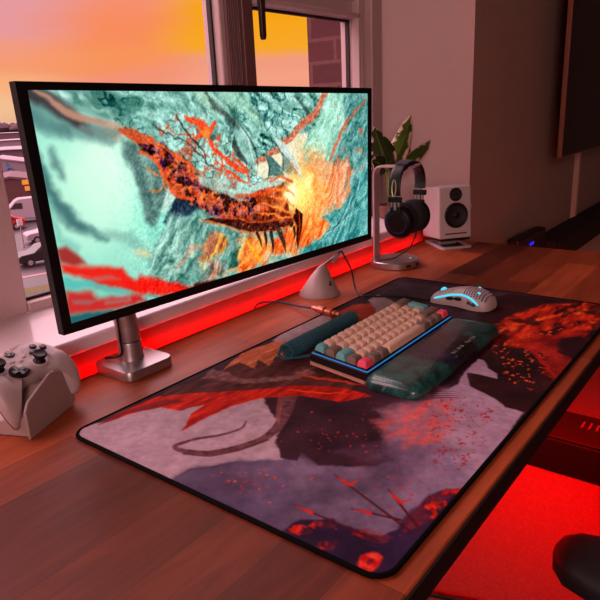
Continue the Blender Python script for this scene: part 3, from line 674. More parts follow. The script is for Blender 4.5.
    sc = c(150, 200, 186)+((idv-.5)*60)[:, None]+e(nf)*90+e(nm)*70; cr = (sstep(.20, .0, ed)*sstep(.38, .6, fbm(X*50, Y*50, 3, 21)))[:, None]*.75; sc = sc*(1-cr)+c(52, 56, 60)*cr; rr_ = (sstep(.84, .96, ridge(X*48+nb*2, Y*48, 4, 81))*sstep(.35, .6, fbm(X*18, Y*18, 2, 82)))[:, None]; sc = sc*(1-rr_*.8)+c(206, 78, 50)*rr_*.8
    A.poly([(156, 128), (170, 118), (186, 112), (206, 118), (224, 128), (238, 148), (252, 162), (268, 174), (292, 172), (288, 180), (268, 186), (246, 194), (226, 186), (206, 176), (192, 162), (172, 148)], sc, 3, .95, 5)
    for pts, w in (([(184, 116), (196, 122), (208, 132), (214, 148), (226, 160), (236, 168), (248, 172)], [2, 5, 7, 4, 4, 6, 2]), ([(214, 124), (210, 132), (198, 138), (196, 146)], [4, 5, 4, 1]), ([(206, 134), (218, 138), (222, 134)], [4, 3, 1]), ([(236, 160), (246, 168), (250, 180)], [3, 3, 1]), ([(226, 170), (240, 180), (250, 182)], [2, 3, 1]), ([(220, 152), (222, 166), (220, 176)], [2, 2, 1])):
        A.stroke(pts, w, c(236, 76, 40), .9, .95, 2.5)
    A.blob((206, 133), 5, 4, c(250, 150, 60), 0, .7, .9, 2); A.blob((213, 137), 3.5, 3.2, c(60, 96, 96), 0, .3, .9, 1)
    A.poly([(196, 172), (214, 178), (238, 190), (252, 194), (240, 199), (214, 192), (200, 184)], c(156, 190, 178)+e(nf)*90+e(nm)*60, 2, .85, 5)
    A.stroke([(150, 124), (168, 134), (186, 140), (204, 158), (216, 168)], [1, 2, 1.5, 2, 1], c(40, 44, 50), 1, .7, 5)
    A.stroke([(176, 116), (184, 128), (194, 140), (204, 152), (206, 162)], 1.3, c(40, 40, 44), .7, .9, 2)
    # cream gap, branch and horns
    A.poly([(256, 168), (262, 160), (280, 152), (296, 134), (308, 132), (304, 160), (300, 182), (280, 176), (262, 178)], c(232, 222, 190)+e(nb)*20, 1.5, .95, 2)
    A.stroke([(256, 163), (268, 156), (284, 144), (298, 128), (312, 116), (320, 104), (327, 92)], [4, 5, 6, 8, 9, 8, 7], c(196, 112, 84)+e(nf)*110, 1, .95, 3)
    A.poly([(236, 120), (244, 126), (252, 144), (256, 164), (250, 164), (240, 150), (234, 134)], c(140, 186, 174)+e(st)*80, .9, 1, .8); A.stroke([(236, 121), (248, 138), (254, 162)], [.8, 2.5, 1.5], c(196, 228, 212), .8, .9, .5)
    A.poly([(234, 134), (240, 150), (250, 166), (240, 160), (232, 148)], c(50, 60, 58), 1, .85, 1.5)
    A.poly([(264, 153), (272, 157), (282, 168), (284, 176), (268, 176), (269, 166)], c(78, 118, 112), .8, 1, .5)
    A.poly([(272, 135), (284, 144), (294, 158), (300, 172), (301, 184), (294, 182), (288, 174), (280, 170), (284, 158), (280, 148)], c(120, 158, 154)+e(st)*60, .8, 1, .6); A.stroke([(273, 136), (286, 150), (296, 168)], [.8, 2.6, 1.2], c(190, 214, 204), .8, .8, .5)
    A.poly([(291, 158), (300, 172), (301, 184), (296, 180)], c(150, 50, 36), 1.2, .8, 1)
    A.poly([(236, 218), (262, 212), (284, 206), (300, 204), (302, 214), (296, 224), (270, 229), (244, 228)], c(120, 46, 26)+e(nf)*c(140, 70, 40)+e(st)*c(160, 80, 30), 2.5, .9, 4)
    A.poly([(256, 196), (280, 186), (296, 184), (298, 206), (276, 210), (256, 208)], c(226, 100, 44)+e(nm)*c(120, 120, 70)+e(nf)*60, 4, .6, 5)
    # jaw line plates
    A.stroke([(228, 190), (246, 192), (262, 186), (280, 180), (294, 176)], [2, 5, 7, 6, 3], c(176, 210, 196)+e(nf)*60, 1.2, .9, 2)
    A.stroke([(236, 196), (262, 194), (282, 188)], [2, 4, 3], c(226, 84, 40), 1.4, .9, 2)
    # pale fur of the upper right
    A.poly([(328, 92), (350, 92), (356, 110), (346, 130), (338, 150), (328, 160), (306, 160), (302, 150), (312, 130), (322, 108)], c(160, 214, 192)+e(st)*c(130, 110, 110), 4, .95, 4)
    A.poly([(344, 92), (367, 92), (367, 200), (350, 205), (338, 175), (330, 158), (346, 130)], c(92, 150, 146)+e(st)*c(170, 150, 150)+e(nf)*40, 3, .95, 4)
    A.stroke([(366, 100), (354, 114), (344, 128), (336, 144), (330, 160)], [2, 5, 4, 6, 3], c(196, 106, 78), 1.6, .85, 5)
    for p, a, b_ in (((361, 131), 3, 4), ((360, 150), 3, 3), ((362, 170), 4, 4), ((352, 172), 3, 2)): A.blob(p, a, b_, c(200, 110, 76), 30, .4, .85, 2)
    # fire
    A.poly([(298, 165), (312, 158), (330, 162), (344, 160), (350, 175), (346, 200), (330, 214), (322, 222), (332, 232), (306, 246), (290, 254), (262, 262), (225, 275), (235, 255), (255, 238), (285, 235), (298, 226), (300, 200)], c(240, 156, 112)+e(st)*c(60, 170, 170), 9, .95, 12)
    A.poly([(312, 158), (328, 162), (330, 182), (318, 186), (310, 176)], c(196, 160, 146), 4, .7, 3)
    for x in (338, 348): A.stroke([(x, 158), (x+1, 180), (x-1, 200)], [3, 4, 3], c(224, 118, 70), 2, .8, 3)
    A.poly([(302, 214), (322, 216), (330, 226), (304, 246), (270, 256), (232, 272), (246, 250), (280, 238)], c(240, 112, 40)+e(st)*c(90, 200, 110), 7, .9, 10)
    A.blob((308, 193), 34, 34, c(255, 172, 84)+e(st)*c(0, 110, 90), 20, .8, .9, 8); A.blob((300, 194), 18, 17, c(255, 236, 130), 20, .7, .95, 5); A.blob((291, 194), 9, 11, c(255, 255, 200), 0, .6, .95, 3); A.blob((308, 182), 9, 6, c(255, 248, 168), 30, .7, .8, 4)
    A.blob((281, 178), 4, 2, c(250, 220, 180), 15, .4, .9); A.stroke([(270, 182), (280, 176), (292, 182)], [2, 2, 3], c(220, 80, 40), 1, .8, 1)
    # teal wave, lower right
    A.poly([(367, 165), (367, 240), (300, 258), (304, 246), (318, 240), (334, 224), (322, 218), (340, 208), (350, 194), (354, 178)], c(84, 158, 156)+e(st)*c(190, 170, 160), 1.6, 1, 3)
    for k in range(7): A.stroke([(312+k*6, 244-k*3), (334+k*4, 230-k*7), (362, 206-k*7)], [1, 2.5, 1], c(40, 92, 96) if k % 2 else c(150, 206, 196), 1, .7, 3)
    # ground under the jaw
    A.poly([(170, 216), (206, 216), (240, 232), (262, 240), (240, 262), (200, 282), (150, 292), (150, 262), (160, 236)], c(120, 166, 154)+e(st)*c(220, 200, 190), 6, .95, 4)
    A.poly([(196, 258), (208, 238), (216, 230), (226, 240), (222, 252), (210, 262), (200, 268)], np.where((st > .5)[:, None], c(250, 176, 56), c(196, 116, 80))+e(nm)*c(80, 160, 80), 3, .85, 8)
    A.poly([(200, 285), (206, 266), (220, 258), (224, 270), (218, 282)], np.where((st > .48)[:, None], c(226, 150, 118), c(130, 110, 100))+e(nm)*120, 3, .8, 8)
    A.poly([(228, 270), (234, 250), (240, 246), (238, 266)], c(26, 88, 76), 2, .9, 4)
    A.stroke([(176, 266), (190, 252), (200, 244)], [3, 5, 3], c(216, 138, 108), 2, .6, 4)
    A.poly([(240, 236), (262, 236), (266, 250), (262, 262), (240, 270)], c(236, 112, 40)+e(st)*c(100, 200, 110), 4, .85, 8)
    A.stroke([(246, 238), (254, 250), (262, 262)], [2, 5, 2], c(255, 168, 40), 1.6, .9, 3)
    # lower jaw and teeth
    A.stroke([(204, 220), (230, 222), (250, 228), (272, 226), (292, 224)], [2, 6, 9, 8, 5], c(70, 24, 18)+e(nf)*60, 1.2, .95, 2)
    A.stroke([(200, 219), (226, 226), (252, 233), (276, 230), (290, 226)], 1.4, c(222, 120, 60), .7, .9, 2); A.stroke([(230, 218), (256, 223), (284, 218)], 1.3, c(196, 84, 40), .7, .85, 2)
    for a, bq, w in (((257, 233), (262, 248), 4), ((265, 233), (266, 249), 4), ((271, 233), (273, 254), 5), ((279, 230), (286, 253), 7), ((294, 228), (294, 240), 4)):
        A.stroke([a, ((a[0]+bq[0])/2+1, (a[1]+bq[1])/2), bq], [w, w*.8, .4], c(58, 40, 34), .7, .97)
    A.poly([(296, 208), (303, 214), (302, 228), (298, 249), (296, 240), (297, 226), (293, 218)], c(60, 18, 14), .8, 1, .4); A.stroke([(299, 212), (300, 226), (298, 244)], [1.6, 1.6, .5], c(190, 60, 30), .6, .9)
    A.poly([(288, 200), (290, 216), (294, 222), (286, 222), (280, 214)], c(120, 34, 20), 1.2, .9, 2)
    # red soft ribbons, lower left
    red = c(238, 30, 20)
    A.poly([(56, 248), (66, 246), (80, 256), (86, 263), (74, 266), (60, 262)], c(160, 36, 34), 2.5, .95, 1)
    A.poly([(60, 264), (100, 266), (122, 268), (130, 278), (112, 284), (86, 276), (62, 274)], red, 3, 1, 2)
    A.poly([(84, 276), (110, 278), (128, 276), (150, 286), (146, 294), (120, 290), (96, 288)], red, 3, 1, 2)
    A.poly([(92, 280), (120, 280), (112, 276), (96, 276)], c(180, 120, 110), 2.5, .7, 1)
    A.poly([(140, 276), (162, 280), (186, 286), (204, 290), (190, 296), (150, 294), (136, 284)], red, 3, .97, 2)
    A.poly([(66, 292), (90, 291), (100, 298), (120, 296), (140, 294), (146, 302), (110, 310), (70, 314), (66, 304)], c(206, 34, 32), 3.5, .97, 2)
    A.poly([(72, 300), (96, 300), (90, 304), (74, 304)], c(150, 110, 112), 2, .8, 1); A.stroke([(106, 303), (130, 300)], 3, c(170, 110, 110), 1.5, .7)
    A.stroke([(66, 284), (90, 284), (112, 290), (130, 292)], [7, 6, 4, 2], c(86, 186, 178), 2, .9, 2)
    A.stroke([(70, 320), (90, 316), (112, 312)], [7, 6, 2], c(14, 84, 92), 2, .9, 2)
    A.stroke([(196, 286), (220, 282), (232, 280)], [5, 5, 2], c(90, 20, 24), 1.5, .9, 1)
    # spikes and ridges along the back of the head, embers in the air
    for p0, p1, w in (((208, 96), (232, 128), 7), ((224, 100), (238, 124), 5), ((190, 100), (206, 114), 5), ((250, 108), (262, 124), 4)):
        A.stroke([p0, ((p0[0]+p1[0])/2+3, (p0[1]+p1[1])/2-1), p1], [.5, w*.6, w], c(70, 92, 88), 1.4, .55, 4)
    A.poly([(272, 135), (285, 143), (296, 157), (302, 174), (301, 183), (297, 172), (289, 160), (281, 151)], c(206, 222, 212)+e(nf)*50, .8, .75, .5)
    A.stroke([(275, 142), (283, 156), (283, 170)], [.8, 1.6, 1.2], c(52, 76, 76), .7, .85, .6); A.stroke([(266, 156), (270, 168), (268, 178)], [.6, 1.4, 1], c(44, 66, 64), .7, .8, .6)
    A.stroke([(238, 122), (248, 136), (256, 152), (258, 166)], [.6, 1.6, 2, 1], c(54, 72, 70), .8, .8, .6)
    for pts in ([(268, 196), (282, 200), (294, 206)], [(262, 204), (280, 208), (296, 214)], [(258, 212), (276, 216), (292, 218)], [(274, 188), (286, 190), (294, 196)]): A.stroke(pts, [1, 2.4, 1.4], c(255, 142, 60), .8, .9, 3)
    rs = np.random.RandomState(9)
    for k in range(46): A.blob((228+rs.rand()*110, 165+rs.rand()*90), .5+rs.rand()*1.2, .4+rs.rand()*.6, c(255, 120, 60), rs.rand()*180, .5, .7, 1)
    for k in range(26): A.blob((335+rs.rand()*30, 100+rs.rand()*85), .8+rs.rand()*2.2, .5+rs.rand()*1.2, c(206, 104, 76), 40+rs.rand()*60, .5, .75, 2)
    nz_ = fbm(X*340, Y*340, 2, 91); area_ = sstep(60, 110, (X-A.P([(0, 200)])[0][0])/A.u*.9)
    A.C += (e(nz_)*70+e(nm)*34)*(.04+.96*area_)[:, None]; A.C = (A.C-128)*(1+.14*area_)[:, None]+128+4
    return np.clip(srgb2lin(A.C), 0, 1)
def build_monitor():
    t = thing('monitor', 'wide black monitor showing a fiery dragon picture, on a silver arm stand', 'monitor', (.19, .11, 0))
    o3 = Vector((.19, .11, 0))
    TL, TR, BR, BL = at(27, 90, 1, YM), at(367.5, 93.5, 1, YM), at(367.5, 234, 1, YM), at(71, 323.5, 1, YM)
    oTL, oTR, oBR, oBL = at(14, 81, 1, YM), at(371, 88, 1, YM), at(371, 239, 1, YM), at(63.5, 335.5, 1, YM)
    def f(u, v):
        P = [(np.outer(1-u, np.array(BL)-o3)*(1-v)[:, None]+np.outer(u, np.array(BR)-o3)*(1-v)[:, None]+np.outer(1-u, np.array(TL)-o3)*v[:, None]+np.outer(u, np.array(TR)-o3)*v[:, None])][0]
        return P[:, 0], P[:, 1], P[:, 2]
    me, co = grid_mesh('screen', 640, 280, f)
    set_cols(me, mon_art(co+np.array(o3))); me.materials.append(mat_attr('lit_screen', emit=True, gain=1.0))
    o = bpy.data.objects.new('screen', me); COL.objects.link(o); o.parent = t
    def q(p, y): return Vector((p.x, y, p.z))-o3
    inn = [BL, BR, TR, TL]; out = [oBL, oBR, oTR, oTL]
    b = MB()
    F0 = [b.bm.verts.new(q(p, YM-.0015)) for p in out]; F1 = [b.bm.verts.new(q(p, YM-.0015)) for p in inn]; G = [b.bm.verts.new(q(p, YM+.0005)) for p in inn]; B0 = [b.bm.verts.new(q(p, YM+.013)) for p in out]
    for i in range(4):
        j = (i+1) % 4
        b.bm.faces.new((F0[i], F0[j], F1[j], F1[i])); b.bm.faces.new((F1[i], F1[j], G[j], G[i])); b.bm.faces.new((F0[i], B0[i], B0[j], F0[j]))
    b.bm.faces.new(B0)
    b.build('bezel', M_black, t, smooth=False)
    # rear housing
    cx = (oTL.x+oTR.x)/2-o3.x; cz = (oTL.z+oBL.z)/2
    b = MB(); b.ring_loft([[Vector((cx+sx*w, YM+y-o3.y, cz+sz*h)) for sx, sz in ((-1, -1), (1, -1), (1, 1), (-1, 1))] for y, w, h in ((.013, .40, .15), (.036, .30, .11), (.052, .18, .08))])
    b.build('rear_housing', M_black, t, bevel=.006)
    # base plate
    P = rrect(.148-.19, .068-.11, .245-.19, .165-.11, .016, 6)
    b = MB(); b.ring_loft([[Vector((x*s+.0, y*s, z)) for x, y in P] for z, s in ((.0005, .97), (.002, 1), (.015, 1), (.017, .975))]); b.build('base', M_alu, t, bevel=0)
    # neck: lower collar and upper swivel, then the arm up to the housing behind the panel
    nx, ny = .199-.19, .125-.11
    b = MB(); b.lathe([(.0215, .017), (.0205, .022), (.0195, .046), (.0190, .048)], (nx, ny, 0), n=32); b.build('collar', M_alu, t)
    b = MB(); b.lathe([(.0165, .048), (.0165, .0505)], (nx, ny, 0), n=32); b.build('seam', M_black, t)
    b = MB(); b.tube(catmull([(nx, ny, .0505), (nx-.001, ny, .075), (nx-.004, ny+.001, .10), (nx-.006, ny+.003, .14)], 6), [.0195]*6+[.0190]*6+[.0185]*7, 28); b.build('swivel_post', M_alu, t)
    b = MB(); b.tube(catmull([(nx-.006, ny+.003, .135), (nx+.02, ny+.006, .19), (nx+.15, ny+.02, .24), (cx, ny+.02, cz), (cx, YM+.05-o3.y, cz)], 6), .016, 16); b.build('arm', M_alu, t)
    b = MB(); b.tube(catmull([(nx-.02, ny-.005, .13), (nx-.023, ny-.008, .10), (nx-.0215, ny-.006, .06), (nx-.022, ny-.004, .03), (nx-.03, ny+.03, .0192)], 6), .0018, 8); b.build('cable', M_black, t)
build_monitor()

# ================================================================== KEYBOARD (62 keys, ISO layout)
CYAN = (60, 170, 255)
def build_keyboard():
    U = .0196; ML = .0048
    W = 15*U+2*ML; D = 5*U+2*ML
    tilt = math.radians(6.3)
    t = thing('keyboard', 'compact mechanical keyboard with beige, brown, teal and pink keycaps', 'keyboard', (.335, -.2565, .0088), (tilt, 0, math.radians(.6)))
    H = .0155
    b = MB(); b.prism(rrect(0, 0, W, D, .004, 4), 0.002, H); b.build('case', mat('keyboard_case', (20, 16, 18), .4), t, bevel=.001)
    b = MB(); b.prism(rrect(-.0015, .003, W+.0015, D-.002, .003, 4), -.0030, .0022); b.build('base_plate', mat('tan_base_plate', (196, 144, 124), .5), t, smooth=False)
    for x in (.02, W-.04):
        b = MB(); b.box(x, D-.02, -.0141, x+.02, D-.006, -.002); b.build('foot', M_black, t, bevel=.001)
    P = rrect(ML-.0024, ML-.0028, W-ML+.0022, D-ML+.0022, .003, 4)
    b = MB(); b.prism(P, H-.001, H+.0003); b.build('glowing_plate', mat('blue_underglow', (30, 60, 110), .4, emit=(46, 150, 240), estr=.7), t, smooth=False)
    P = rrect(ML-.0016, ML-.0019, W-ML+.0015, D-ML+.0015, .003, 4)
    b = MB(); b.prism(P, H+.0015, H+.0032); b.build('switch_plate', mat('switch_plate', (24, 22, 30), .5), t, smooth=False)
    cols = {'beige': (226, 186, 164), 'brown': (122, 98, 86), 'teal': (104, 176, 178), 'pink': (250, 78, 108)}
    kmat = {k: mat('keycap_'+k, v, .55, var=.04) for k, v in cols.items()}
    cache = {}
    def key(x, y, w, colr, row, h=1):
        k = (w, h, colr)
        if k not in cache:
            b = MB(); g = .0009; ww = w*U-2*g; hh = h*U-2*g; tz = .0092; ins = .0025
            R = []
            for z, i, r in ((0, 0, .0008), (tz*.5, ins*.45, .001), (tz-.0005, ins-.0001, .0012), (tz, ins+.0004, .0014)):
                R.append([Vector((px, py+ (.0008 if z > 0 else 0), z)) for px, py in rrect(-ww/2+i, -hh/2+i, ww/2-i, hh/2-i, r, 3)])
            b.ring_loft(R); o = b.build('keycap', kmat[colr], t, angle=50); cache[k] = o
        else:
            o = cache[k].copy(); COL.objects.link(o); o.parent = t
        o.location = (ML+(x+w/2)*U, ML+(y+h/2)*U, H+.0035+(.0012 if row in (4,) else 0)); o.rotation_euler = (math.radians((-2, 2, 0, 3, 6)[row]) if h == 1 else 0, 0, 0)
        if colr != 'beige': o['label'] = {'brown': 'brown keycap', 'teal': 'teal keycap', 'pink': 'pink keycap'}[colr]
    rows = {4: [(1, 'teal')]+[(1, 'beige')]*12+[(2, 'brown')], 3: [(1.5, 'brown')]+[(1, 'beige')]*12, 2: [(1.75, 'teal')]+[(1, 'beige')]*12, 1: [(1.25, 'brown')]+[(1, 'beige')]*11+[(2.75, 'brown')],
            0: [(1.25, 'pink'), (1.25, 'brown'), (1.25, 'brown'), (6.25, 'beige'), (1.25, 'brown'), (1.25, 'brown'), (1.25, 'brown'), (1.25, 'pink')]}
    for r, ks in rows.items():
        x = 0
        for w, cc in ks: key(x, r, w, cc, r); x += w
    key(13.75, 2, 1.25, 'teal', 2, 2); 
    # wide top-left corner of the tall enter key
build_keyboard()

# ================================================================== WRIST REST
def build_wrist():
    t = thing('wrist_rest', 'glossy dark teal resin wrist rest in front of the keyboard', 'wrist rest', (.325, -.347, .0048), (0, 0, math.radians(.4)))
    W, D = .322, .0925
    b = MB(); b.ring_loft([[Vector((x, y, z)) for x, y in rrect(k, k*1.9, W-k, D-k*.6, max(.018-k*.6, .004), 8)] for k, z in ((.001, 0), (0, .002), (0, .010), (.0012, .0135), (.004, .0165), (.009, .0185), (.014, .0196), (.020, .0201), (.028, .0203))])
    m = bpy.data.materials.new('marbled_resin'); m.use_nodes = True; nt = m.node_tree; N = nt.nodes; L = nt.links; bs = N['Principled BSDF']
    tc = N.new('ShaderNodeTexCoord'); sp = N.new('ShaderNodeSeparateXYZ'); L.new(tc.outputs['Object'], sp.inputs[0])
    nz = N.new('ShaderNodeTexNoise'); nz.inputs['Scale'].default_value = 22; nz.inputs['Detail'].default_value = 6; nz.inputs['Distortion'].default_value = 1.6; L.new(tc.outputs['Object'], nz.inputs['Vector'])
    wv = N.new('ShaderNodeTexNoise'); wv.inputs['Scale'].default_value = 9; wv.inputs['Detail'].default_value = 2; wv.inputs['Distortion'].default_value = 2; L.new(tc.outputs['Object'], wv.inputs['Vector'])
    # teal at both ends, charcoal in the middle
    xr = N.new('ShaderNodeMapRange'); xr.inputs['From Max'].default_value = W; L.new(sp.outputs[0], xr.inputs['Value'])
    ad = N.new('ShaderNodeMath'); ad.operation = 'MULTIPLY_ADD'; ad.inputs[1].default_value = .5; L.new(wv.outputs['Fac'], ad.inputs[0]); 
    sb = N.new('ShaderNodeMath'); sb.operation = 'SUBTRACT'; L.new(xr.outputs[0], sb.inputs[0]); sb.inputs[1].default_value = .25; L.new(sb.outputs[0], ad.inputs[2])
    cr = N.new('ShaderNodeValToRGB'); el = cr.color_ramp.elements; el[0].position = .27; el[0].color = (*lin((14, 112, 104)), 1); el[1].position = .34; el[1].color = (*lin((30, 26, 34)), 1)
    e = el.new(.44); e.color = (*lin((34, 40, 84)), 1); e = el.new(.52); e.color = (*lin((24, 22, 28)), 1); e = el.new(.66); e.color = (*lin((26, 22, 26)), 1); e = el.new(.72); e.color = (*lin((14, 106, 98)), 1)
    L.new(ad.outputs[0], cr.inputs[0])
    c2 = N.new('ShaderNodeValToRGB'); c2.color_ramp.elements[0].position = .35; c2.color_ramp.elements[0].color = (.08, .08, .08, 1); c2.color_ramp.elements[1].position = .6; c2.color_ramp.elements[1].color = (.7, .7, .7, 1); L.new(nz.outputs['Fac'], c2.inputs[0])
    mx = N.new('ShaderNodeMix'); mx.data_type = 'RGBA'; mx.blend_type = 'MULTIPLY'; mx.inputs[0].default_value = 1; L.new(cr.outputs[0], mx.inputs[6]); L.new(c2.outputs[0], mx.inputs[7])
    vn = N.new('ShaderNodeTexNoise'); vn.inputs['Scale'].default_value = 30; vn.inputs['Distortion'].default_value = 3; vn.inputs['Detail'].default_value = 2; L.new(tc.outputs['Object'], vn.inputs['Vector'])
    c3 = N.new('ShaderNodeValToRGB'); e3 = c3.color_ramp.elements; e3[0].position = .488; e3[0].color = (0, 0, 0, 1); e3[1].position = .512; e3[1].color = (0, 0, 0, 1); k3 = e3.new(.5); k3.color = (.45, .45, .45, 1); L.new(vn.outputs['Fac'], c3.inputs[0])
    m3 = N.new('ShaderNodeMix'); m3.data_type = 'RGBA'; L.new(c3.outputs[0], m3.inputs[0]); L.new(mx.outputs[2], m3.inputs[6]); m3.inputs[7].default_value = (*lin((150, 160, 160)), 1)
    L.new(m3.outputs[2], bs.inputs['Base Color']); bs.inputs['Roughness'].default_value = .3; bs.inputs['Coat Weight'].default_value = .7; bs.inputs['Coat Roughness'].default_value = .07
    b.build('cushion', m, t, angle=30)
    # faint printed marks along the front
    b = MB()
    for k, (x, w) in enumerate(((.150, .010), (.172, .004), (.184, .004), (.205, .012), (.226, .010))):
        b.box(x, .0135, .0188, x+w, .0146, .0197); b.box(x, .0135, .0188, x+.0014, .0200, .02015) ; b.box(x+w-.0014, .0135, .0188, x+w, .0190, .0201)
    b.build('printed_mark', mat('grey_print', (120, 116, 112), .4), t, smooth=False)
build_wrist()

# ================================================================== MOUSE
def build_mouse():
    t = thing('mouse', 'white lightweight honeycomb gaming mouse with cyan light stripe', 'mouse', (.775, -.218, .0045), (0, 0, math.radians(-4)))
    # local: +y = front (cable end)
    secs = [(-.064, .012, .010), (-.0625, .020, .019), (-.058, .0265, .026), (-.048, .0315, .034), (-.030, .0330, .0395), (-.008, .0305, .0395), (.015, .0285, .035), (.035, .0290, .029), (.052, .0295, .023), (.060, .0285, .0195), (.0635, .026, .0165)]
    def halfw(y): return np.interp(y, [s[0] for s in secs], [s[1] for s in secs])
    def top(y): return np.interp(y, [s[0] for s in secs], [s[2] for s in secs])
    def pt(y, a):      # a in 0..pi from right base over the top to left base
        w, h = halfw(y), top(y); ca, sa = math.cos(a), math.sin(a)
        k = .78; x = w*math.copysign(abs(ca)**k, ca); z = .0015+(h-.0015)*abs(sa)**.8
        pinch = 1-.10*math.exp(-((y-.005)/.022)**2)*(1-abs(sa))
        return Vector((x*pinch, y, z))
    b = MB(); n = 26
    b.ring_loft([[pt(y, PI*k/n) for k in range(n+1)]+[Vector((-w*.8, y, .0008)), Vector((w*.8, y, .0008))] for y, w, h in [(yy, halfw(yy), top(yy)) for yy in np.concatenate([[-.064, -.0625, -.058], np.linspace(-.052, .052, 16), [.056, .060, .0635]])]])
    b.build('shell', M_white, t, angle=60)
    # honeycomb holes on the back and on the buttons
    b = MB()
    def hexa(y, a, r):
        c = pt(y, a); e1 = (pt(y, a+.02)-pt(y, a-.02)).normalized(); e2 = (pt(y+.001, a)-pt(y-.001, a)).normalized(); nn = e1.cross(e2); 
        if nn.z < 0: nn = -nn
        b.ring_loft([[c+nn*o+(e1*math.cos(k*PI/3)+e2*math.sin(k*PI/3))*r for k in range(6)] for o in (-.0004, .00025)])
    for i in range(9):
        y = -.056+i*.0056
        for j in range(13):
            a = PI*.20+j*PI*.6/12+(.07 if i % 2 else 0)
            if a < PI*.80: hexa(y, a, .0019)
    for i in range(5):
        for s_ in (-1, 1):
            for j in range(2): hexa(.018+i*.007, PI/2+s_*(.30+j*.22), .0016)
    b.build('honeycomb_hole', mat('mouse_hole', (58, 62, 82), .6), t, smooth=False)['kind'] = 'stuff'
    glow = mat('cyan_glow', (80, 200, 220), .4, emit=(60, 205, 235), estr=1.0)
    for side in (1, -1):
        b = MB(); path = []
        for k in range(25):
            u = k/24; y = .054-u*.100; a = PI*float(np.interp(u, [0, .12, .25, .4, .55, .68, .8, .9, 1], [.86, .83, .805, .785, .778, .785, .81, .85, .905]))
            p = pt(y, a); path.append(Vector((p.x*side*1.0, p.y, p.z)))
        b.tube(path, [.0010]+[.0023]*23+[.0009], 8); b.build('light_stripe', glow, t)
    for y in (.002, .020):
        b = MB(); path = [pt(y+k*.0032, PI*.865)+Vector((-.0012, 0, 0)) for k in range(-3, 3)]; b.tube(path, [.002, .0034, .004, .004, .0034, .002], 8); b.build('side_button', M_black, t)
    b = MB(); c = pt(-.040, PI*.62); b.lathe([(.0034, -.001), (.003, .0004), (0, .0007)], c, (-.25, -.35, .9), 14); c = pt(-.030, PI*.45); b.lathe([(.003, -.001), (.003, .0006), (0, .001)], c, (0, -.2, 1), 12); b.build('inner_glow', glow, t)
    b = MB(); b.cyl((-.0035, .046, .0235), (.0035, .046, .0240), .0062, n=20); b.build('scroll_wheel', glow, t)
    # small dark badge on the left flank
    b = MB(); q = [pt(-.032+dy, PI*(.90+da))+Vector((-.0004, 0, 0)) for dy, da in ((-.010, -.012), (.010, -.03), (.011, .03), (.004, .028), (-.004, .05), (-.009, .03))]
    b.ring_loft([q, [p+Vector((-.0005, 0, 0)) for p in q]]); b.build('badge', mat('grey_badge', (70, 62, 60), .5), t, smooth=False)
build_mouse()

# ================================================================== CABLE HOLDER + CABLES
def build_bungee():
    bx, by = .703, .098
    t = thing('cable_holder', 'small white cone shaped cable holder behind the keyboard', 'cable holder', (bx, by, 0))
    # curved shell: broad base, leaning ridge at the top
    rings = []
    for z, rx, ry, ox, oy in ((.0, .046, .046, 0, 0), (.004, .046, .046, 0, 0), (.016, .040, .039, -.001, -.002), (.032, .031, .029, -.002, -.005), (.046, .025, .021, -.002, -.007), (.057, .0185, .0135, -.001, -.009), (.065, .0125, .008, .001, -.010), (.069, .007, .004, .003, -.010)):
        rings.append([Vector((ox+rx*math.cos(a*2*PI/36), oy+ry*math.sin(a*2*PI/36), z+.0005)) for a in range(36)])
    b = MB(); b.ring_loft(rings); b.build('body', M_whitematte, t, angle=60)
    tip = at(338, 255, 1, .085); tp = tip-Vector((bx, by, 0))
    b = MB(); b.tube(catmull([(.0, -.010, .066), (tp.x*.45, -.011, .066+(tp.z-.066)*.45), (tp.x*.78, tp.y, tp.z-.004)], 5), [.003]*11, 10); b.build('spring_arm', M_alu, t)
    b = MB(); b.tube(catmull([(tp.x*.62, tp.y*.9, tp.z-.010), (tp.x*.86, tp.y, tp.z-.002), (tp.x*1.0, tp.y, tp.z)], 4), [.0055, .006, .006, .006, .006, .006, .0055, .005, .004], 12); b.build('cable_clip', M_whitematte, t)
    # small dark emblem low on the front
    b = MB(); c = at(330, 284, 1, .062)-Vector((bx, by, 0))
    for dx, dz, r in ((0, .004, .003), (.002, -.002, .003), (-.003, -.002, .002)):
        v = Vector((c.x+dx, c.y+dx*.3, c.z+dz)); b.lathe([(r, -.0005), (r, .0015)], v, (.25, -.8, .5), 10)
    b.build('emblem', mat('emblem_grey', (60, 46, 46), .6), t)
    return tip
tip = build_bungee()
b = MB(); P = catmull([(.768, -.153, .012), (.763, -.135, .0062), (.757, -.085, .0066), (.735, -.04, .0066), (.722, -.012, .0066), (.728, .006, .0035), (.755, .035, .012), (.778, .06, .045), (.775, .078, .080), (tip.x+.012, tip.y, tip.z+.006), (tip.x-.001, tip.y, tip.z+.002)], 8)
b.tube(P, .0019, 8); tag(b.build('mouse_cable', M_black), 'thin black cable running from the mouse up to the white cable holder', 'cable')

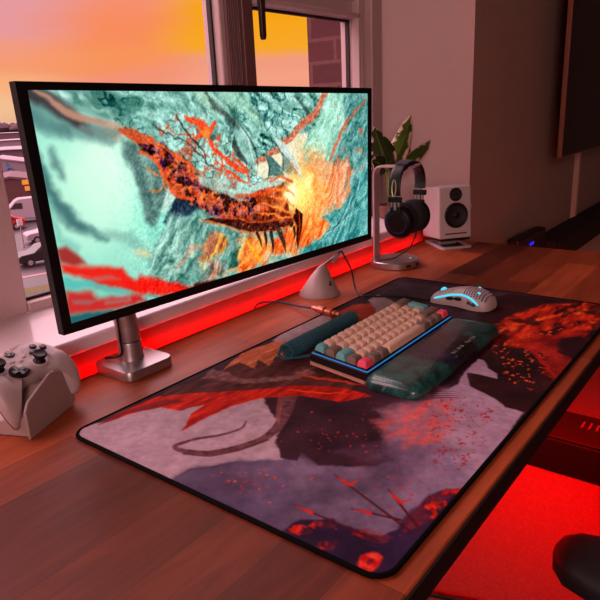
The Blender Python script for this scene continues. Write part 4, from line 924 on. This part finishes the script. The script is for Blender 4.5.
def build_coil():
    t = thing('coiled_cable', 'dark teal coiled keyboard cable with a copper connector', 'cable', (.35, -.09, 0))
    M_teal = mat('teal_sleeve', (24, 84, 98), .6, bump=.4, bscale=1500)
    o = Vector((.35, -.09, 0)); R = .0122; r = .0028; L = .205; n = 28; zc = .0045+R+r
    path = []
    for k in range(n*14+1):
        a = k/14*2*PI; x = L*k/(n*14); path.append(Vector((x, R*math.cos(a), zc+R*math.sin(a))))
    b = MB(); b.tube(path, r, 7); b.build('coil', M_teal, t)
    s = path[0]
    b = MB(); b.tube(catmull([s, (-.004, R+.001, zc-.006), (-.004, R*.3, zc-R*.9), (.004, -.008, .009), (.022, -.022, .0085), (.0245, -.036, .012), (.026, -.046, .017)], 8), r, 8); b.build('tail', M_teal, t)
    c0 = Vector((.568, -.050, .014))-o; c1 = Vector((.580, .028, .014))-o
    b = MB(); e = path[-1]; b.tube(catmull([e, (L+.006, R*.7, zc+.001), (L+.012, .022, .014), c0-Vector((.001, .008, 0)), c0+Vector((0, .01, 0))], 8), [r*1.1]*33, 8); b.build('short_lead', M_teal, t)
    d = (c1-c0).normalized(); Ln = (c1-c0).length
    b = MB(); b.lathe([(.0035, 0), (.0045, .001), (.0045, .010), (.0062, .011), (.0062, .014), (.0050, .0145), (.0050, .020), (.0075, .021), (.0078, .030), (.0075, .036), (.0058, .037), (.0058, .040), (.0082, .041), (.0082, .050), (.0076, .052), (.0076, .062), (.0055, .064), (.0050, .074), (.0035, .0775)], c0, d, 28)
    b.build('connector', mat('copper_metal', (205, 120, 96), .3, metal=.8), t, angle=25)
    q = at(289, 304, 2, .006); q2 = at(274, 302.5, 2, .006)
    b = MB(); b.tube(catmull([c1-d*.004, c1+d*.012+Vector((-.002, 0, -.002)), q-o, q2-o+Vector((0, 0, .002)), Vector((q2.x-.025, .1625, .004))-o, Vector((q2.x-.03, .172, -.03))-o, Vector((q2.x-.03, .172, -.10))-o], 8), .0024, 8); b.build('lead', mat('navy_sleeve', (44, 40, 62), .6), t)
build_coil()

# ================================================================== CONTROLLER + STAND
def build_controller():
    C0 = at(24, 372, 2, .070)
    Rv = Vector((.97, .21, .05)).normalized(); Uv = Vector((-.24, .90, .36)); Uv = (Uv-Rv*Uv.dot(Rv)).normalized(); Nv = Rv.cross(Uv)
    Mx = Matrix((Rv, Uv, Nv)).transposed()
    t = thing('game_controller', 'white game controller with black sticks resting on a white stand', 'game controller', C0, Mx.to_euler())
    SC = .84
    half = [(0, .047), (.018, .048), (.034, .049), (.048, .046), (.062, .036), (.071, .018), (.076, -.004), (.079, -.028), (.078, -.050), (.071, -.061), (.060, -.060), (.050, -.050), (.040, -.036), (.030, -.027), (.015, -.024), (0, -.024)]
    out = catmull([(x, y, 0) for x, y in half], 4); out = [(p.x, p.y) for p in out]
    full = out+[(-x, y) for x, y in reversed(out[1:-1])]
    def P(x, y, s, h):   # bend grips backwards
        cx = math.copysign(min(abs(x)*.62, .045), x); cy = .006 if abs(x) < .03 else max(-.03, y*.55)
        X = cx+(x-cx)*s; Y = cy+(y-cy)*s
        g = max(0, -.012-Y); return Vector((X, Y, h-12*g*g-.15*g))*SC
    b = MB(); R = []
    for s, h in ((0.0, -.026), (.35, -.026), (.65, -.024), (.85, -.019), (.96, -.011), (1.0, -.001), (.985, .006), (.93, .0115), (.84, .0150), (.70, .0168), (.45, .0175), (.2, .0178), (0., .0178)):
        R.append([P(x, y, max(s, .002), h) for x, y in full])
    b.ring_loft(R); b.build('shell', M_white, t, angle=70)
    def surf(x, y): 
        g = max(0, -.012-y); return Vector((x, y, .0175-12*g*g-.15*g))*SC
    def stick(x, y):
        c = surf(x, y)
        b = MB(); b.lathe([(.0125, -.002), (.0125, .0005), (.0105, .0012)], c, (0, 0, 1), 28); k = b.build('stick_ring', mat('stick_collar', (170, 158, 158), .4), t)
        b = MB(); b.lathe([(.0105, -.001), (.0075, .003), (.0055, .005), (.0055, .008), (.0085, .0095), (.0095, .0115), (.0095, .0135), (.0085, .0148), (.0065, .0140), (.0, .0132)], c, (0, 0, 1), 28); b.build('thumbstick', M_black, t, angle=50)
    stick(-.041, .014); stick(.0215, -.010)
    c = surf(-.0205, -.010)
    b = MB(); b.lathe([(.0135, -.001), (.0135, .0012), (.0120, .0020), (.0, .0012)], c, (0, 0, 1), 32); b.build('direction_pad', M_blackgl, t)
    b = MB(); b.box(c.x-.0035, c.y-.0105, c.z+.001, c.x+.0035, c.y+.0105, c.z+.0032); b.box(c.x-.0105, c.y-.0035, c.z+.001, c.x+.0105, c.y+.0035, c.z+.0032); b.build('direction_cross', M_blackgl, t, bevel=.001)
    ab = (.041, .014)
    for dx, dy, cc in ((0, -.0115, (86, 160, 60)), (.0115, 0, (170, 40, 40)), (-.0115, 0, (50, 80, 170)), (0, .0115, (190, 140, 40))):
        c = surf(ab[0]+dx, ab[1]+dy); b = MB(); b.lathe([(.0050, -.001), (.0050, .0020), (.0040, .0030), (.0, .0033)], c, (0, 0, 1), 20); fb = b.build('face_button', M_blackgl, t)
        b = MB(); b.torus(c+Vector((0, 0, .0031)), (0, 0, 1), .0018, .0004, 12, 5); b.build('button_symbol', mat('sym_%d_%d_%d' % cc, cc, .4), fb)
    c = surf(0, .034); b = MB(); b.lathe([(.0072, -.001), (.0072, .0010), (.0064, .0018), (.0, .0022)], c, (0, 0, 1), 28); g = b.build('guide_button', M_blackgl, t)
    b = MB()
    for s in (-1, 1):
        b.tube([c+Vector((-.0040, -.0045*s, .0022)), c+Vector((-.0016, -.0008*s, .0026)), c+Vector((.0016, .0008*s, .0026)), c+Vector((.0040, .0045*s, .0022))], [.0009, .0006, .0006, .0009], 6)
    b.build('logo', mat('logo_grey', (190, 180, 180), .4), g)
    for x, y in ((-.0115, .0155), (.0115, .0155), (0, .0095)):
        c = surf(x, y); b = MB(); b.lathe([(.0034, -.001), (.0034, .0010), (.0026, .0016), (0, .0017)], c, (0, 0, 1), 16); b.build('small_button', M_white, t)
    for s in (-1, 1):
        b = MB(); b.tube([Vector((s*x, y, z))*SC for x, y, z in ((.020, .0490, .004), (.036, .0495, .003), (.052, .045, .001), (.063, .036, -.002))], [.006, .0065, .0065, .005], 10); b.build('bumper', M_whitematte, t)
        b = MB(); b.tube([Vector((s*x, y, z))*SC for x, y, z in ((.030, .044, -.014), (.040, .047, -.018), (.050, .040, -.024))], [.009, .010, .006], 10); b.build('trigger', M_whitematte, t)
    # seam line along the grip
    b = MB(); path = [P(x, y, .999, .0)+Vector((0, 0, -.004)) for x, y in full if y < -.01 and x < 0]; b.tube(path, .0006, 5); b.build('seam', mat('seam_line', (120, 84, 84), .6), t)

    # stand: chamfered front plate, wedge body and foot
    F = [at(31, 440, 2, 0), None, None, None, None]
    a0 = at(31, 440, 2, .0005); a1 = at(76, 403, 2, .0005); d = (a1-a0).normalized(); L = (a1-a0).length; nrm = Vector((d.y, -d.x, 0))
    st = thing('controller_stand', 'white angular stand holding up the white game controller', 'controller stand', a0, (0, 0, math.atan2(d.y, d.x)))
    out = [(.0, .0), (.0, .040), (.008, .051), (.060, .069), (.071, .069), (.100, .056), (L, .050), (L, .006), (L-.006, 0)]
    b = MB(); b.ring_loft([[Vector((x, y, z)) for x, z in out] for y in (0, .004)]); b.build('front_plate', M_whitematte, st, bevel=.0014)
    b = MB(); b.ring_loft([[Vector((x, y, z)) for x, z in ((.006, .0), (.006, h*.45), (.05, h), (.065, h), (L-.008, h*.5), (L-.008, 0))] for y, h in ((.004, .058), (.035, .056), (.07, .036), (.08, .014))]); b.build('cradle', M_whitematte, st, bevel=.002)
build_controller()

# ================================================================== HEADPHONE STAND + HEADPHONES
def build_headstand():
    c = Vector((1.022, .082, 0))
    t = thing('headphone_stand', 'silver headphone stand with a round base', 'headphone stand', c)
    b = MB(); b.lathe([(.060, .0005), (.064, .002), (.064, .016), (.062, .0178), (.0, .018)], (0, 0, 0), n=56); b.build('base', M_alu, t, angle=30)
    dirv = Vector((.06, -.998, 0)).normalized(); side = Vector((-dirv.y, dirv.x, 0))
    p0 = Vector((1.002, .126, 0))-c; w = .0145; th = .0026
    def sect(p, tn, s=1): # flat bar section; tn tangent
        nrm = side.cross(tn).normalized(); return [p+side*w*a*s+nrm*th*b_ for a, b_ in ((-1, -1), (1, -1), (1, 1), (-1, 1))]
    path = [(0, .017), (0, .10), (0, .20), (0, .238), (.004, .250), (.012, .2565), (.024, .258), (.06, .258), (.108, .258), (.113, .2595), (.115, .264)]
    pts = [p0+dirv*a+Vector((0, 0, z)) for a, z in path]; R = []
    for i, p in enumerate(pts):
        tn = (pts[min(i+1, len(pts)-1)]-pts[max(0, i-1)]).normalized(); R.append(sect(p, tn))
    b = MB(); b.ring_loft(R); b.build('pole', mat('pink_silver', (190, 165, 165), .4, metal=.5), t, bevel=.0006)
    for a in (-38, -68):
        q = Vector((math.cos(math.radians(a-50)), math.sin(math.radians(a-50)), 0)); s = Vector((-q.y, q.x, 0)); b = MB()
        P = q*.0642+Vector((0, 0, .009)); b.ring_loft([[P+q*o+s*.0065*x+Vector((0, 0, .0028*z)) for x, z in ((-1, -1), (1, -1), (1, 1), (-1, 1))] for o in (-.002, .0004)]); b.build('port', M_black, t, smooth=False)
    b = MB(); b.lathe([(.002, 0), (.002, .0006)], (.02, -.035, .018), n=10); b.build('indicator', mat('indicator_white', (240, 230, 230), .4, emit=(255, 240, 240), estr=.6), t)
    return c, dirv
hc, hdir = build_headstand()
def build_headphones():
    O = Vector((1.005, .036, .2622))
    ax = Vector((.999, .04, 0)).normalized()      # ear to ear, nearly along the line of sight
    t = thing('headphones', 'black over-ear headset hanging on the silver stand', 'headphones', O)
    f = Vector((-ax.y, ax.x, 0)); upv = Vector((0, 0, 1))
    def L(a, s, z): return ax*a+f*s+upv*z
    t.scale = (.94, .94, .94)
    # headband: arc in the ear-to-ear plane
    arc = [(-.072, -.070), (-.074, -.050), (-.067, -.026), (-.048, -.006), (-.024, .003), (0, .006), (.024, .003), (.048, -.006), (.067, -.026), (.074, -.050), (.072, -.070)]
    ap = catmull([(a, z, 0) for a, z in arc], 5)
    def ribbon(wf, th, sh, lo=0, hi=None):
        R = []; pp = ap[lo:hi]
        for i, p in enumerate(pp):
            tn = (pp[min(i+1, len(pp)-1)]-pp[max(0, i-1)]).normalized(); n_ = Vector((-tn.y, tn.x, 0))
            q = []
            for k in range(14):
                an = k*2*PI/14; cs, sn = math.cos(an), math.sin(an)
                u = wf*math.copysign(abs(cs)**.6, cs); v = th*math.copysign(abs(sn)**.6, sn)+sh
                q.append(L(p.x+n_.x*v, u, p.y+n_.y*v))
            R.append(q)
        b = MB(); b.ring_loft(R); return b
    ribbon(.0165, .0032, .002).build('headband', mat('leatherette', (13, 10, 12), .45, bump=.3, bscale=500), t, angle=60)
    ribbon(.0155, .0035, -.004, 15, -15).build('headband_padding', mat('dark_cushion', (20, 17, 20), .8), t, angle=60)
    b = ribbon(.0178, .0010, .0062, 17, -25); b.build('headband_badge', mat('band_print', (60, 58, 80), .4), t, angle=60)
    for s in (-1, 1):
        # yoke with the pale slotted slider
        b = MB(); b.ring_loft([[L(s*(.0725+da), wv, z) for da, wv in ((-.003, -.019), (-.003, .019), (.006, .019), (.006, -.019))] for z in (-.088, -.074)]); b.build('yoke_block', M_black, t, bevel=.002)
        b = MB(); ring = []
        for k in range(24):
            an = k*2*PI/24; ring.append(L(s*(.0795-.002*math.sin(an)), .0055*math.cos(an), -.052+(.021 if True else 0)*math.sin(an)))
        ring.append(ring[0]); b.tube(ring, .0018, 8); b.build('slider_rail', mat('slider_metal', (206, 176, 150), .35, metal=.6), t)
        b = MB(); b.cyl(L(s*.072, 0, -.088), L(s*.072, 0, -.108), .0045, n=12); b.cyl(L(s*.072, .010, -.088), L(s*.072, .010, -.1), .0028, n=8); b.cyl(L(s*.072, -.010, -.088), L(s*.072, -.010, -.1), .0028, n=8); b.build('hinge_pin', M_alu, t)
        b = MB(); b.ring_loft([[L(s*(.066+da), wv, z) for da, wv in ((-.004, -.016), (-.004, .016), (.008, .016), (.008, -.016))] for z in (-.122, -.100)]); b.build('cup_bracket', M_black, t, bevel=.003)
        cc = Vector(L(s*.046, 0, -.142)); n_ = (ax*s+upv*-.12).normalized()
        def oval(prof, m, name, rz=1.0, part=t):
            a = f; bb = n_.cross(a).normalized(); R = [[cc+n_*h+a*r*.92*math.cos(k*2*PI/40)+bb*r*rz*math.sin(k*2*PI/40) for k in range(40)] for r, h in prof]
            b = MB(); b.ring_loft(R); return b.build(name, m, part, angle=50)
        cup = oval([(.036, -.010), (.043, -.006), (.045, .002), (.044, .010), (.040, .017), (.034, .020), (.031, .0205), (.030, .0185), (.0, .0185)], M_black, 'ear_cup', 1.0)
        oval([(.034, -.034), (.040, -.031), (.043, -.024), (.043, -.016), (.040, -.010), (.034, -.008)], mat('ear_cushion', (22, 17, 19), .85), 'ear_pad', 1.05)
        b = MB(); b.torus(cc+n_*.0198, n_, .0265, .0008, 48, 6); b.build('light_ring', mat('dim_blue_ring', (50, 50, 110), .4, emit=(50, 50, 120), estr=.15), cup)
    e = L(.05, .0, -.182)
    b = MB(); w = Vector((1.06, .150, .004))-O; b.tube(catmull([L(.055, 0, -.180), L(.057, .004, -.2), L(.05, .02, -.235), L(.02, .045, -.257), L(-.01, .062, -.2602), L(-.04, .078, -.2602)], 8), .002, 8); b.build('cable', M_black, t)
build_headphones()

# ================================================================== SPEAKER
def build_speaker():
    u = Vector((.77, -.638, 0)).normalized(); a0 = at(442, 250.5, 2, .0005)
    ang = math.atan2(u.y, u.x)
    # low stand
    t = thing('speaker_stand', 'white tilted desktop speaker stand under the white speaker', 'speaker stand', a0, (0, 0, ang))
    W, D = .094, .125
    b = MB(); P = rrect(0, 0, W, D, .008, 4); Pi = rrect(.012, .012, W-.012, D-.014, .006, 4)
    vo = [[b.bm.verts.new((x, y, z)) for x, y in Q] for Q, z in ((P, 0), (P, .006), (Pi, .006), (Pi, 0))]
    for r1, r2 in ((0, 1), (1, 2), (2, 3), (3, 0)):
        for i in range(len(P)):
            j = (i+1) % len(P); b.bm.faces.new((vo[r1][i], vo[r1][j], vo[r2][j], vo[r2][i]))
    b.build('base_frame', M_white, t, bevel=.0008)
    b = MB(); b.prism(Pi, .0, .003); b.build('rubber_inlay', M_black, t, smooth=False)
    b = MB(); b.ring_loft([[Vector((W/2+sx*.026, y, z)) for sx, y, z in ((-1, y0, z0), (1, y0, z0), (1, y1, z0), (-1, y1, z0))] for y0, y1, z0 in ((.060, .105, .003), (.05, .09, .019))]); b.build('neck', M_white, t, bevel=.001)
    tl = math.radians(5)
    b = MB(); Mr = Matrix.Translation((0, .012, .0285)) @ Matrix.Rotation(-tl, 4, 'X'); b.box(.004, 0, -.006, W-.002, .112, .0, Mr); b.build('top_plate', M_black, t, bevel=.002)
    # cabinet
    o = a0+u*(-.0045)+Vector((u.y*-1*-.0, 0, 0)); w_ = Vector((-u.y, u.x, 0))
    o = a0+u*(-.006)+w_*.006+Vector((0, 0, .030))
    s = thing('speaker', 'small white bookshelf speaker with black cones beside the headphones', 'speaker', o, Matrix.Rotation(ang, 3, 'Z').to_euler())
    s.rotation_euler = (Matrix.Rotation(ang, 3, 'Z') @ Matrix.Rotation(-tl, 3, 'X')).to_euler()
    W, D, H = .100, .118, .148
    b = MB(); b.box(0, 0, 0, W, D, H); b.build('cabinet', M_white, s, bevel=.005, seg=4)
    def cone(cx, cz, r, name):
        c = (cx, 0, cz); d = (0, -1, 0)
        b = MB(); b.lathe([(r*1.04, -.001), (r*1.04, .0008), (r*.98, .0016), (r*.93, .0008)], c, d, 40); rim = b.build(name+'_rim', mat('speaker_rim', (30, 22, 24), .5), s)
        b = MB(); b.lathe([(r*.95, .0002), (r*.88, .0026), (r*.80, .0018), (r*.76, .0004), (r*.40, -.0006), (r*.30, .0002), (r*.2, .0030), (0, .0044)], c, d, 40); b.build(name, mat('speaker_cone', (14, 10, 11), .6, spec=.3), s, angle=60)
    cone(.052, .1245, .0185, 'tweeter'); cone(.053, .066, .035, 'woofer')
    b = MB(); b.box(.018, -.0006, .0125, .084, .002, .0160); b.build('port_slot', M_black, s, smooth=False)
    b = MB(); b.box(.060, -.0004, .0195, .082, .001, .0208); b.build('logo', mat('speaker_logo', (170, 150, 150), .5), s, smooth=False)
build_speaker()

# ================================================================== PLANT
def build_plant():
    bp = at(389, 226, 1, .27); B = Vector((bp.x, .27, .0645))
    t = thing('potted_plant', 'potted plant with green and cream variegated leaves on the sill', 'plant', B)
    b = MB(); b.lathe([(.026, .0), (.028, .003), (.034, .036), (.035, .042), (.032, .042), (.031, .036), (0, .034)], (0, 0, 0), n=32); b.build('pot', mat('terracotta_pot', (120, 74, 62), .7), t, angle=50)
    b = MB(); b.lathe([(.0305, .034), (.02, .038), (0, .039)], (0, 0, 0), n=24); b.build('soil', mat('soil', (40, 28, 24), .95, var=.4, nscale=100), t)
    m = mat_attr('variegated_leaf', .45)
    specs = [((389, 172), (374, 127), 1, .030, .23, -.3), ((392, 168), (411, 114), 0, .024, .25, .15), ((399, 170), (431, 140), 0, .017, .27, .3), ((394, 172), (410, 143), 1, .022, .29, .1), ((386, 170), (372, 160), 1, .026, .21, .4), ((392, 166), (399, 132), 1, .02, .30, 0), ((388, 172), (366, 146), 1, .028, .27, .2)]
    for i, (p0, p1, dark, hw, yv, twist) in enumerate(specs):
        a = at(*p0, 1, yv)-B; c_ = at(*p1, 1, yv)-B; ax = c_-a; Ln = ax.length
        side = ax.cross(Vector((-.78+twist, -.62, .1))).normalized(); nrm = side.cross(ax).normalized()
        nx, ny = 15, 34; co = []; cols = []
        for j in range(ny):
            v = j/(ny-1); wd = 1.35*hw*(math.sin(PI*min(1, v**.75))**.72)*(1-.25*v)+.0004
            for k in range(nx):
                q = k/(nx-1)*2-1; wav = math.sin(v*14+q*2+i)*.0022*abs(q)
                P = a+ax*v+side*q*wd+nrm*(-(abs(q)**1.6)*wd*.35+math.sin(v*PI)*Ln*.10+wav); co.append(P)
                n_ = fbm(np.array([v*9+i*7]), np.array([q*3+i]), 3, i)[0]; edge = abs(q)+.55*(n_-.5)*2*1.1+max(0, v-.75)*1.6
                cr = 1 if edge > (1.00 if dark else .72) else 0
                base = np.array((42, 54, 22) if dark else (66, 84, 28), float)*(.8+.5*n_)
                if abs(q) < .06: base = np.array((96, 110, 48.))
                cols.append(np.array((232, 208, 180.)) if cr else base)
        me = bpy.data.meshes.new('leaf'); fs = [(j*nx+k, j*nx+k+1, (j+1)*nx+k+1, (j+1)*nx+k) for j in range(ny-1) for k in range(nx-1)]
        me.from_pydata([tuple(p) for p in co], [], fs); set_cols(me, srgb2lin(np.array(cols))); me.materials.append(m)
        for p in me.polygons: p.use_smooth = True
        o = bpy.data.objects.new('leaf', me); COL.objects.link(o); o.parent = t
        so = o.modifiers.new('thick', 'SOLIDIFY'); so.thickness = .0007
        b = MB(); b.tube(catmull([(0+.004*math.cos(i), .004*math.sin(i), .036), tuple(a*.45+Vector((0, 0, .02))), tuple(a), tuple(a+ax*.12+nrm*.01)], 6), [.0022]*19, 8); b.build('stem', mat('plant_stem', (120, 136, 54), .5), t)
build_plant()

# ================================================================== RIGHT SIDE: TV, SOUNDBAR, BENCH, ROUTER
def build_tv():
    c = at(561.5, 158, 1, .07); x0 = c.x
    z0 = c.z; W, H = 1.45, .84
    t = thing('television', 'large dark wall mounted television with a thin bronze edge', 'television', (x0+W/2, .13, z0+H/2))
    b = MB(); b.box(-W/2, -.06, -H/2, W/2, -.040, H/2); b.build('bezel', mat('bronze_edge', (150, 96, 74), .4, metal=.3), t, bevel=.002)
    b = MB(); b.box(-W/2+.006, -.0615, -H/2+.006, W/2-.006, -.059, H/2-.006); b.build('screen', mat('dark_screen', (6, 4, 4), .3, spec=.2), t, smooth=False)
    b = MB(); b.box(-W/2+.30, -.040, -H/2+.12, W/2-.3, .02, H/2-.12); b.build('rear_housing', M_black, t, bevel=.01)
    b = MB(); b.box(-.2, .02, -.15, .2, .0598, .15); b.build('wall_bracket', M_black, t, bevel=.002)
build_tv()
def build_bench():
    # pale low cabinet, black soundbar on top, small black hub beside it
    zt = -.33; x0 = 2.42
    t = thing('tv_bench', 'pale low television bench against the wall', 'bench', (3.4, -.05, ZF))
    b = MB(); b.box(x0-3.4, -.25, .04, 1.1, .235, zt-ZF); b.build('cabinet', mat('pale_laminate', (228, 206, 190), .6), t, bevel=.004)
    for k in range(3):
        b = MB(); xx = x0-3.4+.03+k*.62; b.box(xx, -.262, .06, xx+.59, -.25, zt-ZF-.02); d_ = b.build('door', mat('pale_door', (182, 156, 142), .55), t, bevel=.003)
        b = MB(); b.box(xx+.5, -.272, .16, xx+.51, -.262, .24); b.build('handle', M_black, d_, bevel=.001)
    for x in (x0-3.4+.05, 1.0):
        for y in (-.2, .18):
            b = MB(); b.box(x-.02, y-.02, 0, x+.02, y+.02, .04); b.build('leg', M_black, t)
    s = thing('soundbar', 'long black soundbar below the television', 'soundbar', (3.35, .13, zt+.0005))
    b = MB(); b.box(-.90, -.06, .0, .85, .05, .122); b.build('housing', mat('soundbar_cloth', (12, 9, 9), .8, bump=.4, bscale=600), s, bevel=.012)
    b = MB(); b.box(-.895, -.0615, .012, .845, -.059, .108); b.build('grille', M_black, s, smooth=False)
build_bench()
def build_router():
    A, Bq, Cq = at(519, 246, 1, .11), at(545, 246, 1, .11), at(543, 228.5, 1, .11)
    x = (A.x+Bq.x)/2; h = (Bq.x-A.x)/2; zt = Cq.z-ZF; zl = at(520, 240, 1, .11).z-ZF
    t = thing('subwoofer', 'small black box with a blue light, standing behind the right end of desk', 'black box', (x, .09, ZF))
    b = MB(); b.ring_loft([[Vector(v) for v in ((-h, y, .0), (h, y, .0), (h, y, zt), (h-.03, y, zt), (-h, y, zl))] for y in (.02, .07)]); b.build('housing', mat('dark_housing', (20, 16, 18), .5), t, bevel=.008)
    c = at(532, 243.5, 1, .108)-Vector((x, .09, ZF))
    b = MB(); b.box(c.x-.022, c.y-.001, c.z-.006, c.x+.022, c.y+.003, c.z+.006); b.build('indicator_light', mat('blue_indicator', (30, 40, 200), .4, emit=(30, 40, 255), estr=1.0), t, bevel=.001)
build_router()

# ================================================================== UNDER / BESIDE THE DESK
def build_case():
    t = thing('storage_box', 'low black box with slotted lid on the red lit carpet under the desk', 'storage box', (1.55, -.35, ZF))
    b = MB(); b.box(-.10, -.36, 0, .10, .33, .118); b.build('body', mat('dark_box', (7, 5, 5), .8, spec=.2), t, bevel=.006)
    b = MB(); b.box(-.098, -.355, .118, .098, .325, .126); ld = b.build('lid', mat('dark_lid', (10, 7, 7), .7, spec=.2), t, bevel=.003)
    for k in range(5):
        b = MB(); b.box(.005, .05-k*.022, .126, .05, .056-k*.022, .1268); b.build('slot', mat('slot_pale', (80, 50, 46), .5), ld, smooth=False)
build_case()
def build_chair():
    t = thing('office_chair', 'black office chair with a padded armrest drawn up to the desk', 'chair', (.56, -.90, ZF))
    o = Vector((.56, -.90, ZF)); zt = -.10-ZF
    M_pad = mat('armrest_pad', (24, 20, 24), .55)
    for s in (-1, 1):
        cx = .275-.56 if s < 0 else .285
        R = []
        for k, (y, w, h0, h1) in enumerate(((.345, .010, -.018, -.006), (.340, .026, -.026, -.001), (.325, .042, -.032, .001), (.295, .051, -.034, .002), (.22, .054, -.034, .002), (.12, .052, -.032, .002), (.07, .036, -.028, .0), (.06, .012, -.02, -.006))):
            R.append([Vector((cx+w*math.copysign(abs(math.cos(a))**.6, math.cos(a)), y, zt+(h0+h1)/2+(h1-h0)/2*math.copysign(abs(math.sin(a))**.6, math.sin(a)))) for a in [q*2*PI/20 for q in range(20)]])
        b = MB(); b.ring_loft(R); b.build('armrest', M_pad, t, angle=60)
        b = MB(); b.ring_loft([[Vector((x_+sx*.018, y_+sy*.03, z_)) for sx, sy in ((-1, -1), (1, -1), (1, 1), (-1, 1))] for x_, y_, z_ in ((cx, .13, zt-.03), (cx, .12, zt-.15), (cx*.97, .06, zt-.27))]); b.build('armrest_post', M_black, t, bevel=.003)
        b = MB(); b.box(min(cx*.97, 0), .03, zt-.285, max(cx*.97, 0), .09, zt-.265); b.build('armrest_bracket', M_black, t, bevel=.002)
    b = MB(); P = rrect(-.24, -.26, .24, .235, .07, 6); b.ring_loft([[Vector((x*s, y*s, z)) for x, y in P] for z, s in ((.395, .94), (.41, 1), (.45, 1), (.465, .95))]); b.build('seat', mat('seat_cloth', (22, 19, 22), .9, bump=.5, bscale=500), t, angle=50)
    b = MB(); b.ring_loft([[Vector((x, y+(.02*(x/.2)**2), z)) for x in (-w, -w*.5, 0, w*.5, w) for y in (yy,)]+[Vector((x, yy-.05+(.02*(x/.2)**2), z)) for x in (w, w*.5, 0, -w*.5, -w)] for z, w, yy in ((.50, .17, -.25), (.60, .21, -.255), (.85, .22, -.28), (1.05, .19, -.32), (1.10, .14, -.33))]); b.build('backrest', mat('seat_cloth', (22, 19, 22)), t, bevel=.01)
    b = MB(); b.box(-.03, -.31, .38, .03, -.27, .62); b.box(-.03, -.31, .37, .03, -.05, .395); b.build('back_support', M_black, t, bevel=.004)
    b = MB(); b.cyl((0, 0, .09), (0, 0, .395), .025, n=20); b.cyl((0, 0, .09), (0, 0, .25), .033, n=20); b.build('gas_lift', M_black, t)
    for k in range(5):
        a = math.radians(66+72*k); d = Vector((math.cos(a), math.sin(a), 0)); s = Vector((-d.y, d.x, 0)); b = MB()
        b.ring_loft([[d*r+s*w*sx+Vector((0, 0, z+h*sz)) for sx, sz in ((-1, -1), (1, -1), (1, 1), (-1, 1))] for r, w, z, h in ((.02, .026, .095, .022), (.30, .015, .072, .010))]); lg = b.build('base_leg', M_black, t, bevel=.003)
        b = MB(); c = d*.295+Vector((0, 0, .0272))
        for o_ in (-.014, .014): b.cyl(c+s*(o_-.008), c+s*(o_+.008), .027, n=20)
        b.cyl(c, c+Vector((0, 0, .045)), .006, n=8); b.build('caster', M_black, lg)
build_chair()
p0 = at(424, 593, 2, ZF+.01)
b = MB(); b.tube(catmull([p0, at(436, 594.5, 2, ZF+.006), at(452, 598, 2, ZF+.006), at(480, 603, 2, ZF+.006), at(520, 620, 2, ZF+.006)], 6), [.008]+[.006]*23+[.006], 8)
tag(b.build('floor_cable', M_black), 'thick black cable end lying on the red lit carpet near the desk', 'cable')
